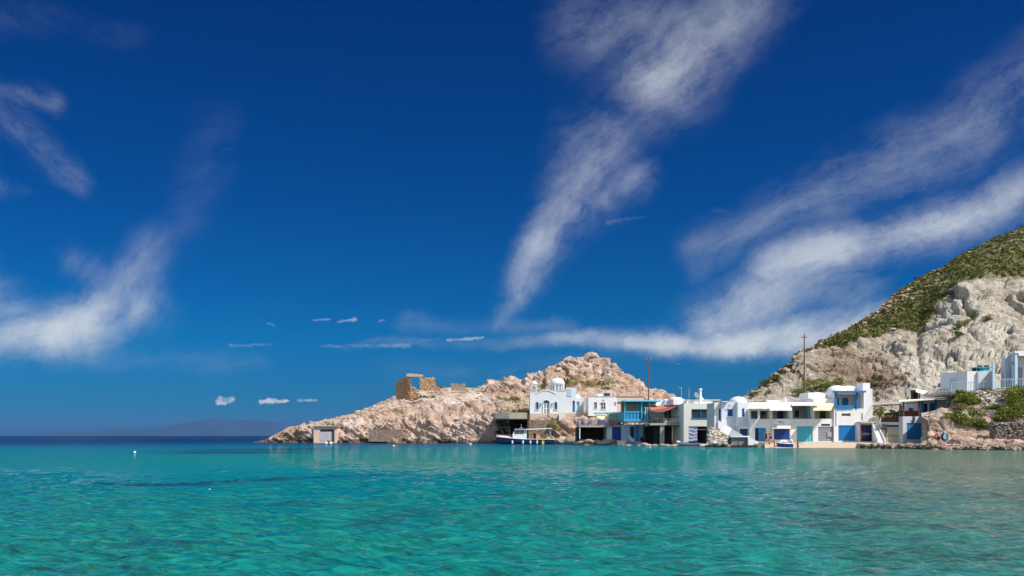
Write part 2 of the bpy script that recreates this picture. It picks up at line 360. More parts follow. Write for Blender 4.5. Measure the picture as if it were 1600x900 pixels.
def gridmesh(name, X, Y, Z, mat, attrs=None, kind='structure', smooth=True):
    """rows x cols numpy grid as one mesh object with its origin at the world origin"""
    r, c = X.shape; me = bpy.data.meshes.new(name)
    me.vertices.add(r * c); me.vertices.foreach_set('co', np.stack([X, Y, Z], -1).astype(np.float32).ravel())
    i = np.arange(r * c).reshape(r, c); q = np.stack([i[:-1, :-1], i[:-1, 1:], i[1:, 1:], i[1:, :-1]], -1).reshape(-1, 4); n = len(q)
    me.loops.add(n * 4); me.polygons.add(n)
    me.loops.foreach_set('vertex_index', q.ravel().astype(np.int32)); me.polygons.foreach_set('loop_start', (np.arange(n) * 4).astype(np.int32))
    me.update(calc_edges=True); me.validate()
    me.polygons.foreach_set('use_smooth', np.full(n, smooth))
    for k, a in (attrs or {}).items():
        at = me.attributes.new(k, 'FLOAT', 'POINT'); at.data.foreach_set('value', a.astype(np.float32).ravel())
    me.materials.append(mat); o = bpy.data.objects.new(name, me); C.objects.link(o)
    if kind: o['kind'] = kind
    return o
def rawmesh(name, V, Q, mat, parent=None, at=(0, 0, 0), smooth=False):
    me = bpy.data.meshes.new(name); me.vertices.add(len(V)); me.vertices.foreach_set('co', (V - np.array(at)).astype(np.float32).ravel())
    k = Q.shape[1]; me.loops.add(Q.size); me.polygons.add(len(Q))
    me.loops.foreach_set('vertex_index', Q.ravel().astype(np.int32)); me.polygons.foreach_set('loop_start', (np.arange(len(Q)) * k).astype(np.int32))
    me.update(calc_edges=True); me.materials.append(MAT[mat] if isinstance(mat, str) else mat)
    if smooth: me.polygons.foreach_set('use_smooth', np.full(len(Q), True))
    o = bpy.data.objects.new(name, me); C.objects.link(o)
    if parent is not None: o.parent = parent
    else: o.location = at
    return o
def at(px, py, D): return Vector(((px - CX) / FX * D, D, CAMZ - (py - HY) / FX * D))

# ------------------------------------------------------------------ water
m_water, T = newmat('sea_water'); p = pos(T); X_, Y_, Z_ = T.sep(p)
flat = T.comb(X_, Y_, 0.0)
big = T.noise(flat, 0.035, 4, 0.6); mid = T.noise(flat, 0.22, 5, 0.65); fine = T.noise(T.v('MULTIPLY', flat, (0.8, 1.6, 1)), 1.6, 4, 0.6)
deep = T.rng(T.m('MULTIPLY_ADD', T.m('SUBTRACT', big, 0.5), 90, T.m('SUBTRACT', Y_, T.m('MULTIPLY', X_, 0.35))), 60, 240, 0, 1)
body = T.ramp(deep, [(0.0, (0.000, 0.132, 0.118)), (0.26, (0.000, 0.105, 0.135)), (0.6, (0.0, 0.042, 0.115)), (1.0, (0.0, 0.010, 0.05))])
left = T.rng(T.m('MULTIPLY_ADD', X_, -1.0, T.m('MULTIPLY', Y_, -0.35)), 0, 12)
body = T.mix(T.m('MULTIPLY', T.m('MULTIPLY', left, 0.5), T.rng(deep, 0.0, 0.5, 1, 0)), body, (0.0, 0.10, 0.12))
near = T.rng(Y_, 12, 26, 1, 0)
body = T.mix(T.m('MULTIPLY', near, T.rng(mid, 0.35, 0.7, 0, 0.6)), body, (0.001, 0.120, 0.088))
# sandy shallows and stones of the near right side, seen through the water
shal = T.rng(T.m('ADD', T.m('SUBTRACT', X_, T.m('MULTIPLY', Y_, 0.32)), T.m('MULTIPLY', T.m('SUBTRACT', big, 0.5), 18)), -3, 9, 0, 1, True)
shal = T.m('MULTIPLY', shal, T.rng(Y_, 8, 14, 0.6, 1))
body = T.mix(T.m('MULTIPLY', shal, 0.9), body, (0.085, 0.115, 0.075))
# bed of stones and weed
weed = T.m('MULTIPLY', T.rng(mid, 0.50, 0.62, 0, 1, True), T.rng(fine, 0.38, 0.55))
wz = T.rng(T.m('ADD', T.m('MULTIPLY', T.m('SUBTRACT', big, 0.5), 14), T.m('SUBTRACT', T.m('MULTIPLY', X_, 0.9), T.m('MULTIPLY', Y_, 0.0))), -7, 1, 0.0, 1)
wz = T.m('MULTIPLY', wz, T.rng(Y_, 26, 40, 1, 0))
body = T.mix(T.m('MULTIPLY', T.m('MULTIPLY', weed, wz), 0.82), body, (0.012, 0.038, 0.030))
def streak(a, b, w_, s_):
    (ax, ay), (bx, by) = a, b; ex, ey = bx - ax, by - ay; L2 = ex * ex + ey * ey
    d = T.v('SUBTRACT', T.v('ADD', flat, T.v('SCALE', T.v('SUBTRACT', T.noisec(flat, 0.9, 4), (.5, .5, .5)), scale=w_ * 2.2)), (ax, ay, 0))
    d = T.v('MULTIPLY', d, (1, 1, 0))
    h = T.m('DIVIDE', T.v('DOT_PRODUCT', d, (ex, ey, 0)), L2, clamp=True)
    q = T.m('DIVIDE', T.v('LENGTH', T.v('SUBTRACT', d, T.v('SCALE', (ex, ey, 0), scale=h))), w_)
    return T.m('MULTIPLY', T.rng(q, 0.3, 1.0, 1, 0, True), s_)
D_ = lambda py: CAMZ * FX / (py - HY)
G = lambda px, py: ((px - CX) / FX * D_(py), D_(py))
for (a, b, w_, s_) in [(G(180,758),G(280,758),1.1,.85),(G(280,758),G(420,750),1.1,.8),(G(400,751),G(600,742),1.3,.7),(G(340,707),G(390,707),8,.9),(G(375,703),G(450,702),10,.85),
                       (G(385,791),G(480,789),.9,.55),(G(240,848),G(310,850),.5,.55),(G(90,893),G(190,885),.3,.5),(G(560,822),G(660,800),.6,.45),(G(250,705),G(310,704),5,.3),(G(620,842),G(680,838),.4,.5)]:
    body = T.mix(streak(a, b, w_, s_), body, (0.004, 0.035, 0.052))
# bright net of light on the bed close by, painted into the water colour
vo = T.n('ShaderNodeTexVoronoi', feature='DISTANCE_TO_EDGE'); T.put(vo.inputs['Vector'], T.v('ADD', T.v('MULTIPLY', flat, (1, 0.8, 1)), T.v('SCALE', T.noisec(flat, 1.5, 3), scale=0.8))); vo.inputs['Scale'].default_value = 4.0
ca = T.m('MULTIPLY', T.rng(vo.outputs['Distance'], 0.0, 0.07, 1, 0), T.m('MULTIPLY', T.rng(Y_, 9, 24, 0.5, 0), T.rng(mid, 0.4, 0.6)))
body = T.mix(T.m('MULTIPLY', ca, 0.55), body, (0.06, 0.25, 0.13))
b1 = T.noise(T.v('MULTIPLY', flat, (0.55, 1.25, 1)), 3.4, 5, 0.65, 0.3); b2 = T.noise(T.v('MULTIPLY', flat, (0.5, 1.3, 1)), 0.55, 5, 0.6, 0.4)
b3 = T.noise(T.v('MULTIPLY', flat, (0.5, 1.2, 1)), 11.0, 3, 0.6)
hgt = T.m('ADD', T.m('MULTIPLY_ADD', b3, 0.008, T.m('MULTIPLY', b1, T.rng(Y_, 24, 60, 0.032, 0.085))), T.m('MULTIPLY', b2, T.rng(Y_, 14, 60, 0.02, 0.24)))
wl_ = T.noise(T.v('ADD', T.v('MULTIPLY', flat, (0.40, 1.7, 1)), T.v('SCALE', T.noisec(flat, 0.9, 3), scale=0.4)), 5.0, 7, 0.75)
mott = T.m('MULTIPLY_ADD', T.rng(wl_, 0.38, 0.64), T.rng(Y_, 9, 34, 1.15, 0.26), T.rng(Y_, 9, 34, 0.38, 0.87))
body = T.v('SCALE', body, scale=T.m('MULTIPLY', mott, 1.07))
bp = T.n('ShaderNodeBump'); bp.inputs['Distance'].default_value = 1.0; T.put(bp.inputs['Strength'], T.rng(Y_, 30, 400, 1.0, 0.5)); T.put(bp.inputs['Height'], hgt)
dif = T.n('ShaderNodeBsdfDiffuse'); T.put(dif.inputs[0], body); T.put(dif.inputs['Normal'], T.comb(0.0, 0.0, 1.0))   # light scattered up from within the water does not follow the ripples
gl = T.n('ShaderNodeBsdfGlossy'); gl.inputs['Roughness'].default_value = 0.03; gl.inputs[0].default_value = (1, 1, 1, 1); T.nt.links.new(bp.outputs[0], gl.inputs['Normal'])
fr = T.n('ShaderNodeFresnel'); fr.inputs['IOR'].default_value = 1.33; T.nt.links.new(bp.outputs[0], fr.inputs['Normal'])
ms = T.n('ShaderNodeMixShader'); T.put(ms.inputs[0], T.m('MINIMUM', fr.outputs[0], T.m('MAXIMUM', T.rng(Y_, 12, 60, 0.62, 0.30), T.rng(Y_, 60, 260, 0.30, 0.10))))
T.nt.links.new(dif.outputs[0], ms.inputs[1]); T.nt.links.new(gl.outputs[0], ms.inputs[2]); T.nt.links.new(ms.outputs[0], T.n('ShaderNodeOutputMaterial').inputs[0])

rows = [-8.0, -2, 2, 4.5, 6]
s_ = 285.0
while s_ > 8: rows.append(CAMZ * FX / s_); s_ -= 0.5 if s_ < 235 else 2.0
rows = np.array(rows + [270, 310, 380, 480, 650, 1000, 1800, 4000, 9000, 20000, 40000]); NC = 900
S, YY = np.meshgrid(np.linspace(-1.15, 1.15, NC), rows); XX = S * (YY + 26) * np.where(YY > 300, 1.6, 1.0)
dyr = np.gradient(rows)[:, None] * np.ones_like(XX); dxr = np.gradient(XX, axis=1)
ZZ = np.zeros_like(XX); rw = np.random.RandomState(11)
wl = np.exp(rw.uniform(np.log(0.10), np.log(1.25), 170)); wx = XX + 0.5 * fbm(XX * .3, YY * .3, XX * 0, 2); wy = YY + 0.6 * fbm(XX * .25 + 9, YY * .25, XX * 0, 2)
amp_mod = 0.65 + 0.6 * (fbm(XX * 0.07, YY * 0.07, XX * 0 + 5, 3) + 0.3)
for L in wl:
    th = math.pi / 2 + 0.25 + rw.normal(0, 0.38); k = 2 * math.pi / L; ph = rw.uniform(0, 6.28)
    fade = np.clip((L / (2.2 * np.maximum(dyr * abs(math.sin(th)), dxr * abs(math.cos(th))) + 1e-6) - 0.8), 0, 1)
    q = np.sin(k * (wx * math.cos(th) + wy * math.sin(th)) + ph)
    ZZ += 0.0060 * L ** 0.8 * fade * (np.where(q > 0, q ** 1.0, q) + 0.25 * (q * q - 0.5)) 
ZZ *= np.clip(amp_mod, 0.3, 1.5); ZZ[rows > 300] = 0
gridmesh('sea', XX, YY, ZZ, m_water)

# ------------------------------------------------------------------ land sheets
def rockmat(name, ramp, dark, green=(0.07, 0.085, 0.02), sc_=1.0, tanc=((0.30, 0.19, 0.11), (0.48, 0.34, 0.22)), bd=0.35):
    m, T = newmat(name); p = pos(T)
    a = T.noise(p, 0.12 * sc_, 6, 0.65, 0.4); pz = T.sep(p); pt = T.comb(T.m('MULTIPLY', pz[0], .7), T.m('MULTIPLY', pz[1], .7), T.m('MULTIPLY_ADD', pz[0], .5, T.m('MULTIPLY', pz[2], 2.2)))
    b = T.noise(pt, 0.9 * sc_, 7, 0.72, 0.4); c = T.noise(p, 5.0 * sc_, 4, 0.65)
    col = T.ramp(T.m('ADD', T.m('MULTIPLY', a, 0.55), T.m('MULTIPLY', b, 0.45)), ramp)
    spots = T.rng(T.noise(p, 1.7 * sc_, 5, 0.75), 0.56, 0.66)
    att = lambda n: (lambda q: (setattr(q, 'attribute_name', n), q.outputs['Fac'])[1])(T.n('ShaderNodeAttribute'))
    veg = att('veg'); tan = att('tan'); wet = att('wet'); wht = att('wht')
    col = T.mix(T.m('MULTIPLY', wht, T.rng(b, 0.33, 0.58, 0.3, .95)), col, (0.60, 0.56, 0.475))
    col = T.mix(tan, col, T.mix(T.rng(b, .35, .65), *tanc))
    col = T.mix(T.m('MULTIPLY', spots, 0.7), col, dark); col = T.v('SCALE', col, scale=T.rng(T.noise(p, 0.45 * sc_, 5, 0.7), .3, .7, .6, 1.24))
    col = T.mix(T.m('MULTIPLY', veg, T.rng(T.m('ADD', T.m('MULTIPLY', b, .5), T.m('MULTIPLY', c, .5)), 0.35, 0.5)), col, T.mix(c, green, (0.13, 0.11, 0.03)))
    col = T.mix(wet, col, (0.075, 0.05, 0.028))
    finish(T, col, 0.95, 0.15, T.m('ADD', T.m('MULTIPLY', b, 1.0), T.m('MULTIPLY', c, 0.35)), bd, 1.0); return m
MAT['pinkrock'] = rockmat('pink_volcanic_rock', [(0.34, (0.22, 0.13, 0.09)), (0.45, (0.39, 0.27, 0.20)), (0.54, (0.50, 0.39, 0.32)), (0.66, (0.59, 0.49, 0.42))], (0.17, 0.09, 0.055))
MAT['whiterock'] = rockmat('white_tuff', bd=0.7, ramp= [(0.34, (0.25, 0.20, 0.14)), (0.45, (0.42, 0.36, 0.275)), (0.54, (0.53, 0.47, 0.38)), (0.68, (0.64, 0.59, 0.50))], dark=(0.20, 0.14, 0.085), tanc=((0.13, 0.065, 0.035), (0.36, 0.235, 0.145)))
MAT['sand'] = paint('beach_sand', (0.47, 0.37, 0.27), 0.08, 0.95, scale=0.8)

def land(name, lines, px0, px1, ncol, sub, mat, disp, attrs):
    """lines: [(pts [(px, D, py or None for sea level / ('z', z))])] from shore to back; sampled per bearing"""
    pxs = np.linspace(px0, px1, ncol); Ds, Zs = [], []
    for ln in lines:
        ln = sorted(ln); a = np.array([q[0] for q in ln], float); d = np.interp(pxs, a, [q[1] for q in ln])
        z = np.interp(pxs, a, [(q[2][1] if isinstance(q[2], tuple) else CAMZ - (q[2] - HY) / FX * q[1]) for q in ln])
        zi = np.array([isinstance(q[2], tuple) for q in ln])
        if not zi.any():
            py = np.interp(pxs, a, [q[2] for q in ln]); z = CAMZ - (py - HY) / FX * d
        Ds.append(d); Zs.append(z)
    t = np.concatenate([np.linspace(i, i + 1, n, endpoint=False) for i, n in enumerate(sub)] + [[len(sub)]])
    k = np.clip(np.floor(t).astype(int), 0, len(sub) - 1); f = (t - k)[:, None]
    Ds, Zs = np.array(Ds), np.array(Zs)
    D = Ds[k] * (1 - f) + Ds[k + 1] * f; Z = Zs[k] * (1 - f) + Zs[k + 1] * f
    PX = np.ones_like(D) * pxs; X = (PX - CX) / FX * D; TT = np.ones_like(D) * t[:, None]
    # normals
    du = np.stack([np.gradient(a, axis=1) for a in (X, D, Z)], -1); dv = np.stack([np.gradient(a, axis=0) for a in (X, D, Z)], -1)
    n = np.cross(du, dv); n /= np.linalg.norm(n, axis=-1, keepdims=True) + 1e-9; n = np.where(n[..., 2:3] < 0, -n, n)
    h = disp(X, D, Z, PX, TT)
    PY0 = HY - (Z - CAMZ) / D * FX
    X2, D2, Z2 = X + n[..., 0] * h, D + n[..., 1] * h, Z + n[..., 2] * h
    return gridmesh(name, X2, D2, Z2, mat, attrs(X2, D2, Z2, PX, PY0, TT, h)), (X2, D2, Z2, PX, TT, PY0)
Z0 = ('z', 0.0)
SK = [(395,694),(412,689.5),(424,682),(440,674),(450,668),(476,664),(496,660),(550,649),(560,642),(580,635),(616,619),(640,613),(652,610),(680,608),(700,606),(726,606),(744,607),(754,600),(762,595),(788,599),(798,592),(812,597),(816,606),(819,604),(822,592),(838,586),(860,576),(884,573),(890,562),(912,562),(922,559),(930,558),(940,566),(960,573),(985,590),(1000,599),(1010,605),(1029,612),(1036,618),(1060,628),(1115,650)]
RD = lambda px: np.interp(px, [395,500,616,720,820,838,930,1034,1115], [199,203,212,216,219,222,228,214,200])
SH = [(395,197),(412,195),(500,185),(600,178),(700,172),(776,166),(782,173),(822,173),(828,165),(860,164),(900,158),(950,150),(1000,147),(1050,143),(1115,141)]
L1 = [(p, d, Z0) for p, d in SH]
L0 = [(p, d - 4, ('z', -1.6)) for p, d in SH]
L2 = [(395,198,691),(412,197,689.5),(440,193,678),(470,190,670),(520,188,667),(580,184,667),(640,181,666),(700,177,662),(776,172,655),(782,175,650),(822,175,648),(830,172,651),(935,170,651),(1000,160,656),(1060,152,665),(1115,148,676)]
L3 = [(395,198.5,691),(412,198,689),(440,196,674),(470,195,666),(520,193,661),(560,194,652),(616,198,640),(700,198,634),(780,196,628),(826,186,643),(935,186,643),(1010,186,641),(1060,175,655),(1115,165,668)]
L4 = [(p, float(RD(p)), y) for p, y in SK]
L3b = [(395,199,692),(500,198,661.5),(560,201,645),(616,206,626),(700,208,617),(750,208,617),(800,207,615),(830,204,622),(880,206,614),(935,210,616),(1000,204,624),(1060,185,645),(1115,175,660)]
L5 = [(p, float(RD(p)) + 14, y + 12 if y < 660 else y + 3) for p, y in SK]
L6 = [(p, float(RD(p)) + 55, ('z', -2.5)) for p, y in SK]
def dispH(X, Y, Z, PX, T):
    w1, w2, wi = worley(X / 4.2, Y / 4.2, Z / 2.9); v1, v2, vi = worley(X / 1.5, Y / 1.5, Z / 1.15)
    big = fbm(X / 9, Y / 9, Z / 6, 5, 0.55); kn = np.clip((PX - 745) / 20, 0, 1) * np.clip((T - 3.4) / 0.8, 0, 1)
    knob = kn * (np.minimum(w2 - w1, .3) * 2.2 - .4 + (wi - .5) * 1.3)
    fine = np.minimum(v2 - v1, .22) * 1.7 - 0.25 + (vi - .5) * 0.45
    bluff = np.clip(1.9 - np.abs(T - 1.7), 0, 1)
    q = np.minimum(w2 - w1, .2) * 4 - .5 + (wi - .5) * .8
    h = big * (0.45 + 1.3 * bluff + 1.6 * kn) + fine * (0.12 + 0.22 * bluff + .25 * kn) + q * bluff * .7 + knob * 1.1 + 0.55 * fbm(X / 3.1 + big * .4, Y / 3.1, Z / 1.5, 6, .62, True) * (.25 + 1.1 * bluff + 1.1 * kn)
    h *= np.clip((PX - 400) / 60, 0.25, 1)
    ter = (T > 1.9) & (T < 3.3) & (PX > 822) & (PX < 1012); h = np.where(ter, np.minimum(h, 0.1) * 0.3, h)
    zz = Z + .32 * X + 1.2 * fbm(X / 7, Y / 7, Z / 7, 2); h += (np.clip(fbm(X / 9, Y / 9, zz / .75, 3, .5) * 2, -.6, .6)) * (.15 + .7 * bluff + .5 * kn)
    h *= np.clip((PX - 400) / 60, 0.25, 1); h = np.where(ter, np.minimum(h, .1), h)
    sm = (T > 4.5) & (PX < 745); return np.where(sm, h * 0.5, h)
def attH(X, Y, Z, PX, PY, T, h):
    n = fbm(X / 5, Y / 5, Z / 4, 4); n2 = fbm(X / 14 + 3, Y / 14, Z / 9, 4)
    veg = ((PX > 775) & (PX < 826) & (T > 2.0) & (T < 3.6)) * np.clip(n * 3 + .6, 0, .9) + ((PX > 880) & (PX < 960) & (abs(PY - 604) < 5)) * .6
    veg = veg + np.clip(n2 * 4 - 1.6, 0, .35) * (T > 2)
    return dict(veg=np.clip(veg, 0, 1), tan=np.clip(n2 * 2.2 - .25, 0, .65), wet=np.clip((0.95 + 0.7 * n - Z) * 2.0, 0, .85), wht=np.clip(((T > 3) & (PX < 760)) * (.3 + n), 0, .5))
head, HG = land('headland', [L0, L1, L2, L3, L3b, L4, L5, L6], 395, 1115, 1150, (5, 62, 34, 60, 70, 14, 10), MAT['pinkrock'], dispH, attH)

SKH = [(1160,624),(1176,616),(1185,608),(1200,598),(1225,583),(1240,573),(1252,556),(1263,552),(1283,535),(1310,522),(1340,505),(1376,482),(1384,472),(1410,450),(1470,418),(1500,399),(1560,371),(1600,352),(1700,310),(1800,285),(2000,262)]
HD = lambda px: np.interp(px, [1160,1176,1252,1300,1400,1600,2000], [141,146,156,170,205,290,400])
CT = [(1160,622),(1176,617),(1200,600),(1240,576),(1252,558),(1262,556),(1300,548),(1353,524),(1393,513),(1437,500),(1477,467),(1500,450),(1543,440),(1600,438),(1700,430),(2000,420)]
CD = lambda px: np.interp(px, [1160,1250,1400,1600,2000], [140,152,166,182,215])
H1 = [(1160,127,('z', .5)), (1370,124,('z', .5)), (1450,118,('z', .6)), (1600,118,('z', .8)), (2000,122,('z', 1))]
H2 = [(1160,129,655),(1250,129,634),(1300,129,632),(1365,125,652),(1420,124,650),(1450,121,640),(1475,121,612),(1600,121,604),(2000,126,600)]
H3 = [(1160,133,630),(1176,134,626),(1200,135,618),(1250,136,611),(1320,135,612),(1365,134,618),(1420,133,606),(1480,131,590),(1600,134,580),(2000,145,575)]
H4 = [(1160,137,626),(1200,139,606),(1240,142,590),(1300,146,580),(1360,150,566),(1430,151,545),(1500,156,520),(1600,162,510),(2000,180,500)]
H5 = [(p, float(CD(p)), y) for p, y in CT]
H6 = [(p, float(HD(p)), y) for p, y in SKH]
H7 = [(p, float(HD(p)) + 30, y + 22) for p, y in SKH]
H8 = [(p, float(HD(p)) + 160, ('z', -2.0)) for p, y in SKH]
def dispC(X, Y, Z, PX, T):
    w1, w2, wi = worley(X / 6.5, Y / 6.5, Z / 8.5); v1, v2, vi = worley(X / 2.2, Y / 2.2, Z / 1.9)
    cl = np.clip((T - 1.3) * 1.5, 0, 1) * np.clip((4.25 - T) * 2.5, 0, 1)
    big = fbm(X / 13, Y / 13, Z / 11, 5, .55); fl = fbm(X / 4.5, Y / 4.5, Z / 4, 6, .62, True)
    s = np.clip((PX - 1190) / 150, .3, 1)
    u1, u2, ui = worley(X / 13 + big * .3, Y / 13, Z / 15)
    h = cl * (big * 2.6 * s + fl * .75 + ((ui - .5) * 3.4 + np.minimum(u2 - u1, .2) * 5 - .8) * s * np.clip((T - 1.8), 0, 1) + ((wi - .5) * 1.3 + np.minimum(w2 - w1, .2) * 2.0 - .4) * s + np.minimum(v2 - v1, .25) * 1.1 - .2 + (vi - .5) * .5 + .6 * fbm(X / 1.3, Y / 1.3, Z / 1.1, 4, .65))
    h += (1 - cl) * (T >= 4) * (big * 1.8 + .7 * fbm(X / 5, Y / 5, Z / 5, 5, .6, True) + .45 * fbm(X / 2, Y / 2, Z / 2, 4) + ((v2 - v1) - .3) * .5)
    low = np.clip((T - 1.2) / .6, 0.15, 1); rid = np.clip(np.abs(T - 5.0) * 2, .25, 1)
    gully = np.exp(-((PX - 1434) / 7.0) ** 2) * cl * (T > 2.2); return h * low * rid - gully * 1.1
def attC(X, Y, Z, PX, PY, T, h):
    n = fbm(X / 6, Y / 6, Z / 5, 4); n2 = fbm(X / 16, Y / 16, Z / 12, 4)
    up = np.clip((T - 3.92 + n * .12) * 8, 0, 1)
    band = np.clip(1.25 - (PX - 1330) / 160, .3, 1) * np.clip((T - 4.35 + n * .25) * 3, 0, 1) * np.clip(n2 * 3 + n * 2 + .55, 0, 1)
    veg = up * np.clip(.9 - band * .75 + n * .3, 0, 1) * np.clip((PX - 1262) / 40, 0.2, 1)
    veg = veg + np.clip(n * 4 - 1.9, 0, .5) * (T > 3.3) * (T <= 4)
    tan = up * np.clip(.35 + band + n, 0, 1) + np.clip(n2 * 2.6 - .15, 0, .6) * (1 - up) + np.exp(-((PX - 1385) / 45.0) ** 2 - ((PY - 560) / 26.0) ** 2) * .25
    wht = (1 - up) * np.clip(.32 + n * 1.1 + np.clip((PX - 1425) / 30, -.3, .35) + np.exp(-((PX - 1436) / 14.0) ** 2) * .5, 0, 1)
    return dict(veg=np.clip(veg, 0, 1), tan=np.clip(tan, 0, .9), wet=np.zeros_like(X), wht=wht)
hill, CG = land('hillside', [H1, H2, H3, H4, H5, H6, H7, H8], 1160, 2000, 900, (14, 46, 60, 120, 110, 14, 10), MAT['whiterock'], dispC, attC)

# foreshore bank under the upper house: low rock edge, grassy slope, terrace
B0 = [(1440,92,('z', -1.2)),(1500,88,('z', -1.2)),(1600,85,('z', -1.2)),(2000,80,('z', -1.2))]
B1 = [(1440,96,('z', 0)),(1500,91.5,('z', 0)),(1600,88.5,('z', 0)),(2000,84,('z', 0))]
B2 = [(1440,96.5,694),(1480,93.5,691),(1500,92.5,686),(1530,92,686),(1600,90,690),(2000,85,688)]
B3 = [(1440,99,690),(1449,97,690),(1475,96,689),(1500,96,679),(1550,96,681),(1600,95,684),(2000,91,682)]
B4 = [(1440,101,652),(1449,98.5,655),(1475,98.5,650),(1500,99.5,646),(1550,100,650),(1600,99,655),(2000,96,650)]
B5 = [(1440,106,650),(1455,104,646),(1480,103,638),(1500,103,622),(1550,103,620),(1600,103,622),(2000,100,620)]
B6 = [(1440,110,650),(1480,107,640),(1495,106,612),(1600,105.5,610),(2000,104,608)]
B7 = [(1440,124,650),(1480,124,614),(1600,124,606),(2000,126,602)]
def dispB(X, Y, Z, PX, T):
    v1, v2, vi = worley(X / 1.5, Y / 1.5, Z / 1.1); w1, w2, wi = worley(X / 3.2, Y / 3.2, Z / 2.4)
    h = fbm(X / 3, Y / 3, Z / 2.5, 4) * .5 + ((v2 - v1) * .6 - .15 + (vi - .5) * .4) * .8 + ((w2 - w1) - .3) * .5 * (T < 4.4) + .15 * fbm(X / .6, Y / .6, Z / .6, 3, .6)
    return h * np.where(T > 5.7, .2, 1)
def attB(X, Y, Z, PX, PY, T, h):
    n = fbm(X / 2.4, Y / 2.4, Z / 2, 4)
    veg = np.clip((T - 3.6 + n * .5) * 2, 0, 1) * np.clip((PX - 1482) / 12, 0, 1) * np.clip(.5 + n * 1.6, 0, 1) * (T < 6)
    return dict(veg=veg, tan=np.clip(.3 + n, 0, .6) * (T < 4.5), wet=np.clip((.55 + .6 * n - Z) * 2.5, 0, .95), wht=np.clip(.15 + n, 0, .5) * (T > 1.5))
bank, BG = land('rocky_bank', [B0, B1, B2, B3, B4, B5, B6, B7], 1440, 2000, 620, (4, 18, 18, 44, 34, 18, 10), MAT['pinkrock'], dispB, attB)

# village ground behind the quays, and the little beach
gx = [at(1000,0,150).x, at(1480,0,124).x]
def gridland(name, poly_rows, mat, z_noise=.05, n=60):
    """poly_rows: list of (y-line as list of (px,D,z)) joined by straight rows"""
    A_ = []
    for ln in poly_rows:
        a = [q[0] for q in ln]; px = np.linspace(a[0], a[-1], n)
        D = np.interp(px, a, [q[1] for q in ln]); z = np.interp(px, a, [q[2] for q in ln]); A_.append((px, D, z))
    rws = []
    for (p0, d0, z0), (p1, d1, z1) in zip(A_[:-1], A_[1:]):
        for f in np.linspace(0, 1, 10, endpoint=False): rws.append((p0 * (1 - f) + p1 * f, d0 * (1 - f) + d1 * f, z0 * (1 - f) + z1 * f))
    rws.append(A_[-1]); PXs, D, Z = [np.array([r[i] for r in rws]) for i in range(3)]
    X = (PXs - CX) / FX * D; Z = Z + z_noise * fbm(X / 1.5, D / 1.5, X * 0, 3); D = D + z_noise * 2 * fbm(X / 2, D / 2 + 9, X * 0, 3)
    return gridmesh(name, X, D, Z, mat)
gridland('village_ground', [[(985,146,-1),(1050,143,-1),(1108,134,-1),(1230,119,-.6),(1355,116,-.6),(1450,112,-.6)], [(985,147,.35),(1050,144,.35),(1108,134.5,.35),(1230,119.5,.62),(1355,116,.62),(1450,112,.62)], [(985,152,.5),(1110,150,.6),(1230,150,.7),(1450,128,.7)], [(985,165,.6),(1110,165,.6),(1230,165,.6),(1450,140,.6)], [(985,185,-2),(1110,180,-2),(1230,180,-2),(1450,150,-2)]], MAT['sand'])
gridland('beach', [[(1195,101,-.9),(1300,99,-.9),(1365,98,-.9)], [(1195,107.5,0),(1300,107,0),(1365,106,0)], [(1195,111,.66),(1300,110.5,.66),(1365,109.5,.66)], [(1195,121,.72),(1300,120,.72),(1365,118,.72)]], MAT['sand'], .03)
# distant island across the strait
ix = np.linspace(-1, 1, 160); iy = np.linspace(0, 1, 40); IX, IY = np.meshgrid(ix, iy); DI = 13000
ipx = 295 + IX * 185; ih = np.interp(ipx, [110,130,160,200,240,270,300,322,342,365,400,425,450,480], [0,.2,.25,.45,.4,.5,.75,.9,1,.85,.9,.8,.75,0]) * 27 / FX * DI
prof = np.sin(np.clip(IY, 0, 1) * math.pi) ** .8; IZ = ih * prof * (1 + .18 * fbm(IX * 9, IY * 5, IX * 0, 5)) - 3
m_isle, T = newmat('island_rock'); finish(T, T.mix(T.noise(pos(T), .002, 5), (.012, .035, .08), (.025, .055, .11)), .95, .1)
gridmesh('distant_island', (ipx - CX) / FX * DI, DI + IY * 2600 - 1300, IZ, m_isle)
